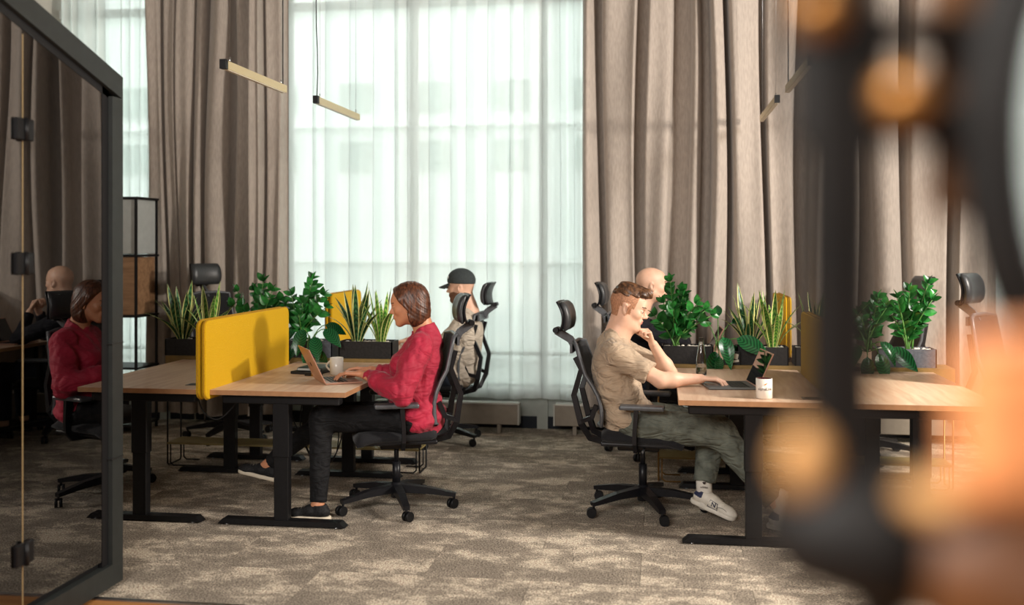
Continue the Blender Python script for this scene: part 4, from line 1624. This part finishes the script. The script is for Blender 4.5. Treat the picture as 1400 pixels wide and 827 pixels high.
def hand(S, w, d, n, side, curls, s=1.0, spread=.06, thumb=(.6, .75, .35), tcurl=.2):
    """w wrist, d finger direction, n palm normal, side +1 left / -1 right"""
    w, d, n = Vector(w), Vector(d).normalized(), Vector(n)
    n = (n - d * n.dot(d)).normalized()
    t = n.cross(d) * side
    S.frame()
    tips = []
    for i, (off, l1, l2, l3) in enumerate(FING):
        kn = w + (d * (.088 - .005 * abs(i - 1)) + t * off) * s
        S.rc(w + t * off * .55 * s + d * .006, kn, .0125 * s, .0105 * s, .012)
        a1, a2, a3 = curls[i] if isinstance(curls[0], (tuple, list)) else curls
        p = kn
        ang = 0
        df = (d + t * off / .03 * spread).normalized()
        rad = [.0092, .0085, .0076, .0066]
        if i == 3:
            rad = [q * .88 for q in rad]
        for j, (l, a) in enumerate(((l1, a1), (l2, a2), (l3, a3))):
            ang += R(a)
            dv = df * math.cos(ang) + n * math.sin(ang)
            p2 = p + dv * l * s
            S.rc(p, p2, rad[j] * s, rad[j + 1] * s, .002)
            p = p2
        tips.append((p, dv, df * math.sin(ang) * 1.0 - n * math.cos(ang)))
    b = w + (d * .022 + t * .022 + n * .004) * s
    dv = (d * thumb[0] + t * thumb[1] + n * thumb[2]).normalized()
    p = b
    for j, (l, r0, r1) in enumerate(((.044, .0135, .0115), (.032, .0108, .0095), (.026, .0095, .0075))):
        p2 = p + dv * l * s
        S.rc(p, p2, r0 * s, r1 * s, .006 if j == 0 else .002)
        p = p2
        dv = (dv + (d * .6 - t * .3 + n * tcurl) * .35).normalized()
    tips.append((p, dv, t))
    return tips


def shoe(parent, O, yaw, pitch, up_m, sole_m, accent=None, s=1.0, lacem=None, letter=False, side=-1):
    """O: point on the sole under the ankle"""
    M = eul(yaw, pitch)
    S = SDF().frame(O, M, s)
    S.rc((-.045, 0, .045), (.03, 0, .048), .033, .033, .02)
    S.rc((.03, 0, .045), (.125, .004, .030), .034, .030, .03)
    S.el((.13, .004, .026), (.048, .038, .026), k=.02)
    S.rc((-.025, 0, .05), (-.022, 0, .086), .036, .035, .02, flat=True)
    S.rc((-.022, 0, .075), (-.018, 0, .12), .027, .030, .004, 's')
    lo, hi = S.bounds()
    S.plane((0, 0, .014), (0, 0, -1), lo, hi)
    sh_ = solid(S, 'shoe', [up_m] + ([accent] if accent else []), parent, .004,
                fmat=(lambda P: ((((P - np.array(O)) @ M)[:, 0] < -.02 * s) & (((P - np.array(O)) @ M)[:, 2] > .052 * s)).astype(int)) if accent else None)
    S2 = SDF().frame(O, M, s)
    S2.rc((-.05, 0, .01), (.03, 0, .01), .036, .036, .02).rc((.03, 0, .01), (.135, .004, .01), .036, .040, .02)
    lo, hi = S2.bounds()
    S2.plane((0, 0, .024), (0, 0, 1), lo, hi, .003).plane((0, 0, .0), (0, 0, -1), lo, hi, .003)
    solid(S2, 'sole', sole_m, sh_, .004)
    lc = MB()
    for i in range(5):
        x = .035 + i * .017
        z = .083 - i * .0045
        pts = [S.W((x, q * .018, z - abs(q) * .006)) for q in (-1, 0, 1)]
        lc.tube([Vector(p) for p in pts], .003, 5)
    lc.build('lace', lacem or sole_m, sh_)
    if letter:
        Mx = Matrix(M.tolist())
        Ov = Vector(O)
        def place(co):
            return Ov + Mx @ (Vector((.052 + co.x, side * .0385 - .001 * side * 0 + side * co.z, .036 + co.y)) * s)
        pn = [(.022, .028), (.078, .026), (.070, .060), (.030, .066), (.022, .028)]
        MB().tube([Ov + Mx @ (Vector((a_, side * .0385, b_)) * s) for a_, b_ in pn], .0018, 5).build('panel_seam', accent, sh_)
        MB().tube([Ov + Mx @ (Vector((.10 + .03 * math.cos(w_), side * (.036 - .004 * abs(math.cos(w_))), .030 + .018 * math.sin(w_))) * s) for w_ in [R(q_ * 20) for q_ in range(0, 10)]], .0016, 5).build('toe_seam', mat('beige_seam', '#8a8478', .8), sh_)
        text_mesh('letter_mark', 'N', .034, mat('navy_leather', '#1d2440', .5), sh_, place, extrude=.003)
    return sh_


SKIN1 = mat('skin_tanned', '#c98b68', .5, noise=.05, scale=25, sss=.08)
SKIN2 = mat('skin_fair', '#dbaf95', .5, noise=.05, scale=25, sss=.08)
LIPS = mat('lips', '#a85a52', .45)
LIPS2 = mat('lips_pale', '#c07d70', .45)
BROW = mat('eyebrow', '#4a3526', .8)
FADE = mat('hair_fade', '#a8785a', .7, noise=.25, scale=120)
STUB = mat('beard_brown', '#6a4a38', .8, noise=.3, scale=150)
EYEW = mat('eye_white', '#d8d2ca', .2)
IRIS = mat('iris_dark', '#2a1c14', .15)
NAIL = mat('dark_nail', '#1c1420', .2)


def strand_mat(name, c1, c2, stretch):
    m, nt, out = new_nodes(name)
    b = N(nt, 'ShaderNodeBsdfPrincipled', i_Roughness=.42)
    tc = N(nt, 'ShaderNodeTexCoord')
    mp = N(nt, 'ShaderNodeMapping')
    mp.inputs['Scale'].default_value = stretch
    mp.inputs['Rotation'].default_value = (0, R(25), 0)
    nt.links.new(tc.outputs['Object'], mp.inputs[0])
    n = N(nt, 'ShaderNodeTexNoise', i_Scale=10.0, i_Detail=4.0)
    nt.links.new(mp.outputs[0], n.inputs['Vector'])
    rp = N(nt, 'ShaderNodeValToRGB')
    e = rp.color_ramp.elements
    e[0].position, e[1].position = .35, .68
    e[0].color = (*rgb(c1), 1); e[1].color = (*rgb(c2), 1)
    nt.links.new(n.outputs['Fac'], rp.inputs[0])
    nt.links.new(rp.outputs[0], b.inputs['Base Color'])
    bp = N(nt, 'ShaderNodeBump', i_Strength=.7, i_Distance=.004)
    nt.links.new(n.outputs['Fac'], bp.inputs['Height'])
    nt.links.new(bp.outputs[0], b.inputs['Normal'])
    nt.links.new(b.outputs[0], out.inputs[0])
    return m


HAIRW = strand_mat('bob_hair', '#2a140c', '#6d4028', (9, 9, 1.6))
HAIRY = strand_mat('short_hair', '#2e1c10', '#6f4b30', (6, 3, 3))


def face_mats(O, M, s, kind):
    O = np.array(O)
    def fm(P):
        L_ = ((P - O) @ M) / s
        x, y, z = L_[:, 0], L_[:, 1], L_[:, 2]
        r = np.zeros(len(P), int)
        r[(x > .084) & (np.abs(y) < .021) & (z > -.0715) & (z < -.0495)] = 1
        bz = .0225 + .004 * np.cos(np.abs(y) * 70 - 2.2)
        r[(x > .068) & (np.abs(y) > .012) & (np.abs(y) < .044) & (np.abs(z - bz) < .0030)] = 2
        hd = (np.abs(x) < .14) & (np.abs(y) < .1) & (z > -.14) & (z < .15)
        if kind == 'fade':
            r[hd & (z > .005 + .0) & (x < .035 + .2 * z) & ~((np.abs(y) > .073) & (np.abs(x + .008) < .022) & (z < .03))] = 3
            r[hd & (x < -.045) & (z > -.055)] = 3
            r[hd & (x > .0) & (x < .022) & (z > -.03) & (z <= .01) & (np.abs(y) > .055)] = 3
        if kind == 'beard':
            r[hd & (x > .0) & (z < -.030 - .3 * (np.abs(x - .05))) & (z > -.125) & (r != 1) & ~((x > .092) & (z > -.045))] = 3
        if kind == 'goatee':
            r[hd & (x > .055) & (np.abs(y) < .03) & (z < -.074) & (z > -.125)] = 3
        return r
    return fm


def eyes(parent, O, M, s, look_down=.0):
    for q in (-1, 1):
        c = Vector(np.array(O) + M @ (np.array((.0735, q * .031, .0005)) * s))
        e = MB().lathe([(0, -.0125 * s), (.0088 * s, -.0088 * s), (.0125 * s, 0), (.0088 * s, .0088 * s), (0, .0125 * s)], (0, 0, 0), 14, axis='X').build('eye', EYEW, parent)
        e.location = c
        e.rotation_mode = 'QUATERNION'
        e.rotation_quaternion = Matrix(M.tolist()).to_quaternion()
        ir = MB().lathe([(0, .0132 * s), (.003 * s, .0130 * s), (.0055 * s, .0115 * s), (.0055 * s, .010 * s)], (0, 0, -.002 * s), 12, axis='X').build('iris', IRIS, e)


def folds(seed, amp, n=5, freq=38):
    rnd = random.Random(seed)
    W_ = []
    for i in range(n):
        th = rnd.uniform(0, PI); ph = rnd.uniform(-.7, .7)
        W_.append((math.cos(th) * math.cos(ph), math.sin(th) * math.cos(ph), math.sin(ph), freq * rnd.uniform(.6, 1.6), rnd.uniform(0, 6.28), rnd.uniform(.5, 1)))
    def f(x, y, z):
        o = 0
        for a, b, c, fr, p, w in W_:
            q = (a * x + b * y + c * z) * fr
            o = o + w * (1.0 - 1.9 * np.abs(np.sin(q * .5 + p + 1.3 * np.sin(q * .31 + 9 * x - 7 * z + 5 * y + p))) ** .8)
        return amp * o / n * 1.6
    return f


# ------------------------------------------------------------------ the woman in the red blouse
def woman():
    t = thing('person', 'woman with brown bob in dark red blouse, seated typing on rose laptop', 'person', (-1.42, 5.82, 0), R(180))
    S = SDF()
    O, M, s = (.045, .0, 1.190), eul(5, 9, 0), 1.0
    head(S, O, M, s, True, (-.075, 0, -.15), .046)
    S.rc((-.035, 0, 1.12), (-.055, 0, .98), .050, .056, .03)
    S.el((-.02, 0, .86), (.10, .14, .15), k=.05).el((.0, 0, .68), (.11, .14, .15), k=.05).el((0, 0, .55), (.13, .16, .10), k=.05)
    for q, el_, wr in ((1, (.02, .250, .715), (.295, .125, .802)), (-1, (.05, -.215, .73), (.280, -.050, .807))):
        S.rc((-.055, q * .155, .945), el_, .040, .033, .03).rc(el_, wr, .032, .020, .02)
    tipsL = hand(S, (.295, .125, .802), (1, -.12, .02), (0, 0, -1), 1, ((14, 18, 12), (16, 22, 12), (18, 24, 14), (20, 24, 16)), 1.0, thumb=(.75, .5, .25))
    tipsR = hand(S, (.280, -.050, .807), (1, .10, .06), (0, .12, -1), -1, ((12, 24, 16), (18, 30, 16), (24, 32, 18), (30, 32, 20)), 1.0, thumb=(.75, .5, .25))
    legs = [((.02, .09, .53), (.50, .20, .555), (.490, .29, .085)), ((.02, -.09, .53), (.51, -.03, .545), (.915, -.05, .225))]
    for hp_, kn, an in legs:
        S.rc(hp_, kn, .075, .052, .05).rc(kn, an, .050, .033, .03)
    S.rc((.490, .29, .085), (.52, .30, .05), .032, .03, .02).rc((.915, -.05, .225), (.96, -.05, .20), .032, .03, .02)
    body = multires(S, 'body', [SKIN1, LIPS, BROW], t,
                    [((-.085, -.12, 1.03), (.19, .12, 1.36), .0034), ((.25, .03, .74), (.52, .20, .84), .0028), ((.22, -.14, .74), (.50, .03, .84), .0028)],
                    .007, face_mats(O, M, s, 'plain'))
    eyes(t, O, M, s)
    # nails
    for p, dv, up in tipsL + tipsR:
        nb_ = MB().lathe([(0, -.0045), (.0040, -.002), (.0046, .002), (.003, .0055), (0, .006)], n=8)
        o = nb_.build('fingernail', NAIL, t)
        o.location = Vector(p) + Vector(up).normalized() * .0042 + Vector(dv) * .002
        o.rotation_mode = 'QUATERNION'
        o.rotation_quaternion = Vector(dv).to_track_quat('Z', 'X')
        o.scale = (1, 1, 1.1)
    rg = MB().tube([(.0, .0085 * math.cos(a), .0085 * math.sin(a)) for a in [i * PI / 6 for i in range(13)]], .0012, 5, cap=False).build('ring', CHROME, t)
    rg.location = (.408, .112, .795)
    # hair
    H = SDF().frame(O, M, s)
    H.el((-.018, 0, .036), (.114, .093, .103), k=.02)
    H.el((-.030, 0, -.022), (.098, .097, .092), k=.03)
    H.el((-.052, 0, -.060), (.066, .086, .055), k=.03)
    H.el((-.040, 0, -.088), (.068, .082, .052), k=.03)
    H.rc((.058, -.035, .090), (.020, .070, .045), .028, .026, .02)
    H.rc((.035, .075, .03), (-.005, .082, -.08), .020, .014, .02)
    lo, hi = H.bounds()
    H.cutfn(lambda x, y, z: (np.maximum(-.004 + 0 * z, .016 + .66 * z) - x) * .85, lo, hi, .010)
    H.plane((0, 0, -.130), (.18, 0, -1), lo, hi, .010)
    Minv = M.T
    def hd(x, y, z):
        X_, Y_, Z_ = x - O[0], y - O[1], z - O[2]
        c = .75 * X_ - .5 * Z_ + .12 * np.sin(14 * Z_) * X_ * 4
        return .0007 * np.sin(330 * c + 60 * Y_) + .0009 * np.sin(120 * c + 25 * Y_)
    solid(H, 'hair', HAIRW, t, .0036, hd)
    ear = MB().lathe([(0, -.003), (.003, 0), (0, .003)], (.03, .088, 1.145), 8).build('earring', CHROME, t)
    # blouse
    RED = mat('dark_red_blouse', '#a31234', .72, noise=.12, scale=9, wrinkle=.38, sheen=.1)
    C = SDF()
    C.el((-.035, 0, .875), (.120, .165, .15), k=.05)
    C.el((.005, 0, .70), (.140, .165, .17), k=.06)
    C.el((-.015, 0, .55), (.155, .190, .13), k=.05)
    for q in (-1, 1):
        C.el((.065, q * .070, .845), (.070, .068, .070), k=.05)
    C.rc((-.055, -.12, .985), (-.055, .12, .985), .056, .056, .04)
    C.rc((-.082, 0, .990), (-.048, 0, 1.064), .076, .066, .02, flat=True)
    C.rc((-.048, 0, 1.050), (-.022, 0, 1.11), .058, .057, .003, 's')
    for q, el_, wr in ((1, (.02, .257, .715), (.248, .132, .796)), (-1, (.05, -.22, .73), (.235, -.054, .800))):
        sh_ = (-.060, q * .160, .955)
        C.rc(sh_, el_, .068, .062, .035)
        C.el(((sh_[0] + el_[0]) / 2 + .01, (sh_[1] + el_[1]) / 2, .83), (.064, .064, .09), k=.04)
        m_ = tuple(el_[i] * .35 + wr[i] * .65 for i in range(3))
        C.rc(el_, m_, .060, .056, .035)
        C.rc(m_, tuple(m_[i] * .2 + wr[i] * .8 for i in range(3)), .054, .034, .02)
        C.rc(tuple(m_[i] * .4 + wr[i] * .6 for i in range(3)), wr, .030, .029, .010, flat=True)
    f1 = folds(3, .0085, 6, 52)
    def cd(x, y, z):
        f = f1(x, y, z)
        gath = .0042 * np.sin(95 * y + 10 * z + 30 * x) * np.exp(-((z - .97) / .10) ** 2) * (x > -.02)
        low = .0065 * np.sin(70 * z + 22 * x + 12 * y) * (z < .70)
        return f + gath + low
    solid(C, 'blouse', RED, t, .0050, cd)
    # trousers
    BLK = mat('black_trousers', (.005, .005, .006), .8, noise=.3, scale=40, wrinkle=.5)
    T_ = SDF()
    T_.el((0, 0, .53), (.15, .175, .085), k=.05)
    for hp_, kn, an in legs:
        cut_ = tuple(kn[i] * .03 + an[i] * .97 for i in range(3))
        T_.rc(hp_, kn, .090, .066, .05)
        T_.rc(kn, cut_, .064, .047, .03, flat=True)
    solid(T_, 'trousers', BLK, t, .006, folds(8, .007, 5, 34))
    BS = mat('black_canvas', (.012, .012, .013), .7, noise=.5, scale=90)
    CS = mat('cream_sole', '#d9cdb8', .6)
    LS = mat('silver_lace', '#8a8276', .5)
    shoe(t, (.495, .30, .002), -4, 0, BS, CS, lacem=LS)
    shoe(t, (.935, -.05, .140), 0, -12, BS, CS, lacem=LS)
    return t


woman()


# ------------------------------------------------------------------ the young man in the beige t-shirt
def young_man():
    t = thing('person', 'young man in beige t-shirt and jeans, chin on fist, other hand on laptop', 'person', (-.17, 5.95, 0), 0)
    S = SDF()
    O, M, s = (-.020, 0, 1.178), eul(-4, 15, 0), 1.04
    head(S, O, M, s, False, (-.030, 0, -.20), .055)
    S.rc((-.05, 0, 1.07), (-.10, 0, .97), .056, .075, .05)
    S.el((-.10, 0, .84), (.105, .155, .15), k=.05).el((-.06, 0, .67), (.10, .14, .14), k=.05).el((0, 0, .54), (.13, .16, .09), k=.05)
    arms = [(-1, (-.075, -.175, .925), (.165, -.205, .790), (.385, -.140, .795)), (1, (-.075, .175, .925), (.215, .15, .785), (.120, .045, .965))]
    for q, sh_, el_, wr in arms:
        S.rc(sh_, el_, .050, .042, .03)
        mid = tuple(el_[i] * .72 + wr[i] * .28 for i in range(3))
        S.rc(el_, mid, .040, .042, .03).rc(mid, wr, .041, .026, .03)
    hand(S, (.385, -.140, .797), (1, .05, -.03), (0, 0, -1), -1, ((18, 26, 14), (20, 28, 14), (22, 28, 14), (26, 30, 16)), 1.0, thumb=(.8, .5, .2))
    hand(S, (.115, .040, .968), (-.30, -.22, .95), (-.90, -.35, -.15), 1, ((62, 95, 55), (66, 98, 55), (70, 98, 55), (74, 98, 55)), .98, thumb=(.75, .25, .55), tcurl=.8)
    legs = [((.04, -.10, .525), (.490, -.165, .500), (.800, -.290, .130)), ((.04, .10, .525), (.455, .07, .50), (.405, -.040, .165))]
    for hp_, kn, an in legs:
        S.rc(hp_, kn, .080, .056, .05).rc(kn, an, .052, .036, .03)
    for an, toe in (((.800, -.290, .130), (.85, -.31, .06)), ((.405, -.040, .165), (.45, -.06, .07))):
        S.rc(an, toe, .028, .026, .02)
    multires(S, 'body', [SKIN2, LIPS2, BROW, FADE], t,
             [((-.15, -.12, 1.03), (.15, .12, 1.36), .0034), ((.35, -.22, .74), (.60, -.05, .85), .003), ((-.03, -.09, .93), (.20, .12, 1.03), .003)],
             .007, face_mats(O, M, s, 'fade'))
    eyes(t, O, M, s)
    H = SDF().frame(O, M, s)
    H.el((-.012, 0, .052), (.098, .075, .082), k=.02)
    H.rc((-.05, 0, .108), (.070, 0, .102), .028, .026, .03)
    H.rc((.060, -.035, .092), (.086, -.005, .098), .022, .020, .02)
    H.rc((.060, .035, .092), (.088, .005, .098), .022, .020, .02)
    lo, hi = H.bounds()
    H.plane((0, 0, .068), (.10, 0, -1), lo, hi, .012)
    def hd(x, y, z):
        X_, Z_ = x - O[0], z - O[2]
        return .0016 * np.sin(260 * y + 60 * X_) + .0022 * np.sin(130 * X_ + 90 * y + 150 * Z_ + 2 * np.sin(50 * y))
    solid(H, 'hair', HAIRY, t, .0036, hd)
    TS = mat('beige_tshirt', '#ac9780', .85, noise=.08, scale=12, wrinkle=.7, sheen=.1)
    C = SDF()
    C.el((-.105, 0, .845), (.125, .180, .155), k=.05)
    C.el((-.075, 0, .68), (.130, .170, .16), k=.06)
    C.el((-.010, 0, .545), (.155, .190, .11), k=.05)
    C.rc((-.10, -.13, .945), (-.10, .13, .945), .060, .060, .04)
    C.rc((-.115, 0, .96), (-.080, 0, 1.035), .088, .066, .03, flat=True)
    C.rc((-.095, 0, .99), (-.055, 0, 1.10), .050, .062, .003, 's')
    for q, sh_, el_, wr in arms:
        e2 = tuple(sh_[i] * .28 + el_[i] * .72 for i in range(3))
        C.rc(sh_, e2, .070, .062, .035, flat=True)
    f1 = folds(13, .0100, 5, 40)
    def cd(x, y, z):
        side = np.clip((.80 - z) / .2, 0, 1)
        return f1(x, y, z) + .0085 * side * np.sin(70 * (z + .35 * x) + 9 * y + 1.5 * np.sin(30 * z + 20 * x))
    solid(C, 'tshirt', TS, t, .0050, cd)
    # light-edged collar band
    JN = mat('olive_grey_jeans', '#5d6158', .85, noise=.30, scale=14, wrinkle=.8)
    T_ = SDF()
    T_.el((0, 0, .53), (.15, .18, .085), k=.05)
    for hp_, kn, an in legs:
        cut_ = tuple(kn[i] * .10 + an[i] * .90 for i in range(3))
        T_.rc(hp_, kn, .098, .078, .05)
        T_.rc(kn, cut_, .076, .060, .03, flat=True)
    solid(T_, 'jeans', JN, t, .006, folds(18, .0120, 6, 34))
    WS = mat('white_leather', '#d6cfc2', .5, noise=.08)
    NV = mat('navy_heel', '#232a4a', .6)
    SK = mat('white_sock', '#d8d2c8', .9, noise=.05)
    for an, b_ in (((.405, -.040, .165), (.410, -.045, .10)), ((.800, -.290, .130), (.81, -.295, .08))):
        K_ = SDF()
        K_.rc((an[0] + .0, an[1] + .008, an[2] + .055), (b_[0], b_[1], b_[2] - .02), .045, .043, .01)
        so = solid(K_, 'sock', SK, t, .004)
    # sock print
    o = text_mesh('lettering', 'adidas', .017, INK, t, lambda co: Vector((.405 + co.x, -.0885 + abs(co.x) * .25 - co.z, .172 + co.y)))
    tf = MB()
    for a in (-35, 0, 35):
        tf.box((.405 + .007 * math.sin(R(a)), -.0885, .196 + .006 * math.cos(R(a))), (.006, .002, .013), rot=Matrix.Rotation(R(a), 3, 'Y'))
    tf.build('emblem', INK, t)
    shoe(t, (.410, -.050, .055), -24, 17, WS, WS, accent=NV, s=1.06, letter=True)
    shoe(t, (.815, -.30, .012), -18, 4, WS, WS, accent=NV, s=1.06)
    return t


young_man()


# ------------------------------------------------------------------ the man in the cap
def seated_man(name, label, base, face, O, M, s, kind, skin, shirt, sleeve_long, arms, hands, seed, collar=True, trousers=None, hairf=None, neck=(-.07, 0, -.19)):
    t = thing(name, label, 'person', base, face)
    S = SDF()
    head(S, O, M, s, False, neck, .057)
    S.rc((-.045, 0, 1.09), (-.07, 0, .99), .056, .075, .05)
    S.el((-.07, 0, .86), (.105, .155, .16), k=.05).el((-.04, 0, .68), (.10, .14, .14), k=.05).el((0, 0, .54), (.13, .16, .09), k=.05)
    for q, sh_, el_, wr in arms:
        S.rc(sh_, el_, .050, .042, .03).rc(el_, wr, .042, .026, .03)
    for a in hands:
        hand(S, **a)
    legs = [((.04, q * .10, .525), (.46, q * .12, .515), (.44, q * .13, .10)) for q in (-1, 1)]
    for hp_, kn, an in legs:
        S.rc(hp_, kn, .08, .056, .05).rc(kn, an, .052, .036, .03)
    z = O[2]
    multires(S, 'body', [skin, LIPS2, BROW, STUB], t, [((O[0] - .14, O[1] - .13, z - .15), (O[0] + .16, O[1] + .13, z + .18), .0042)], .0068, face_mats(O, M, s, kind))
    eyes(t, O, M, s)
    C = SDF()
    C.el((-.075, 0, .865), (.125, .18, .165), k=.05).el((-.05, 0, .69), (.13, .17, .16), k=.06).el((-.01, 0, .55), (.155, .19, .11), k=.05)
    C.rc((-.075, -.14, .965), (-.075, .14, .965), .060, .060, .04)
    C.rc((-.08, 0, .98), (-.058, 0, 1.055), .085, .064, .03, flat=True)
    C.rc((-.07, 0, 1.01), (-.05, 0, 1.12), .052, .062, .003, 's')
    for q, sh_, el_, wr in arms:
        C.rc(sh_, el_, .068, .058, .035)
        if sleeve_long:
            e2 = tuple(el_[i] * .12 + wr[i] * .88 for i in range(3))
            C.rc(el_, e2, .056, .036, .03, flat=True)
    solid(C, 'shirt', shirt, t, .006, folds(seed, .0110, 5, 36))
    T_ = SDF()
    T_.el((0, 0, .53), (.15, .18, .085), k=.05)
    for hp_, kn, an in legs:
        T_.rc(hp_, kn, .095, .072, .05).rc(kn, tuple(kn[i] * .08 + an[i] * .92 for i in range(3)), .07, .056, .03, flat=True)
    solid(T_, 'trousers', trousers, t, .008, folds(seed + 1, .005, 5, 40))
    for q in (-1, 1):
        shoe(t, (.45, q * .13, .002), q * 6, 0, mat('dark_shoe', (.02, .02, .022), .6), mat('dark_shoe_sole', (.05, .05, .05), .7))
    return t


Mc = eul(0, 4, 0)
Oc = (-.025, 0, 1.212)
cm = seated_man('person', 'bearded man in dark cap and beige shirt, seated before the white sheer', (-1.57, 7.80, 0), R(180), Oc, Mc, 1.0, 'beard', SKIN2,
                mat('pale_beige_shirt', '#c0b4a4', .85, noise=.08, wrinkle=.7), True,
                [(q, (-.07, q * .18, .945), (.10, q * .22, .74), (.34, q * .12, .80)) for q in (-1, 1)],
                [dict(w=(.34, .12, .80), d=(1, -.1, 0), n=(0, 0, -1), side=1, curls=(20, 25, 15)), dict(w=(.34, -.12, .80), d=(1, .1, 0), n=(0, 0, -1), side=-1, curls=(20, 25, 15))],
                31, trousers=mat('dark_blue_trousers', '#1b2433', .85, noise=.2))
CAPM = mat('charcoal_cap', '#343b3c', .85, noise=.12, scale=80, bump=.2)
K = SDF().frame(Oc, Mc, 1.0)
K.el((-.014, 0, .050), (.108, .086, .096), k=.01)
K.el((.0, 0, .060), (.100, .082, .088), k=.01)
lo, hi = K.bounds()
K.plane((0, 0, .030), (.10, 0, -1), lo, hi, .004)
cap = solid(K, 'cap', CAPM, cm, .004)


def brim(u, v):
    a = (v - .5) * 2
    x = .070 + (.090 + .0) * u * math.sqrt(max(0, 1 - .75 * a * a)) + .012 * (1 - a * a)
    y = a * (.072 - .012 * u)
    z = .040 - .030 * u - .014 * a * a
    return Vector(np.array(Oc) + Mc @ np.array((x, y, z)))


MB().slab(brim, 8, 12, .006).build('brim', CAPM, cap)
MB().lathe([(0, .149), (.007, .148), (.008, .144), (0, .143)], (Oc[0] - .01, 0, Oc[2]), 10).build('top_button', CAPM, cap)
B((Oc[0] + .088, .030, Oc[2] + .078), (.006, .030, .022), 'logo_patch', mat('patch_white', '#d0ccc4', .7), cap)
B((Oc[0] + .0915, .030, Oc[2] + .078), (.002, .020, .008), 'logo_mark', mat('patch_grey', '#6b6b68', .7), cap)

seated_man('person', 'bald man in black sweater, hands raised to his mouth by the window', (-.115, 7.68, 0), 0, (.045, 0, 1.240), eul(6, 0, 0), 1.10, 'goatee', SKIN2,
           mat('black_sweater', (.008, .008, .012), .9, noise=.2, wrinkle=.5), True,
           [(-1, (-.07, -.18, .945), (.26, -.20, .79), (.265, -.06, 1.00)), (1, (-.07, .18, .945), (.26, .20, .79), (.265, .06, 1.00))],
           [dict(w=(.265, -.055, 1.00), d=(-.2, .4, .9), n=(-.9, .3, 0), side=-1, curls=(50, 70, 40)), dict(w=(.265, .055, 1.00), d=(-.2, -.4, .9), n=(-.9, -.3, 0), side=1, curls=(50, 70, 40))],
           41, trousers=mat('dark_blue_trousers', '#1b2433'), neck=(-.085, 0, -.17))
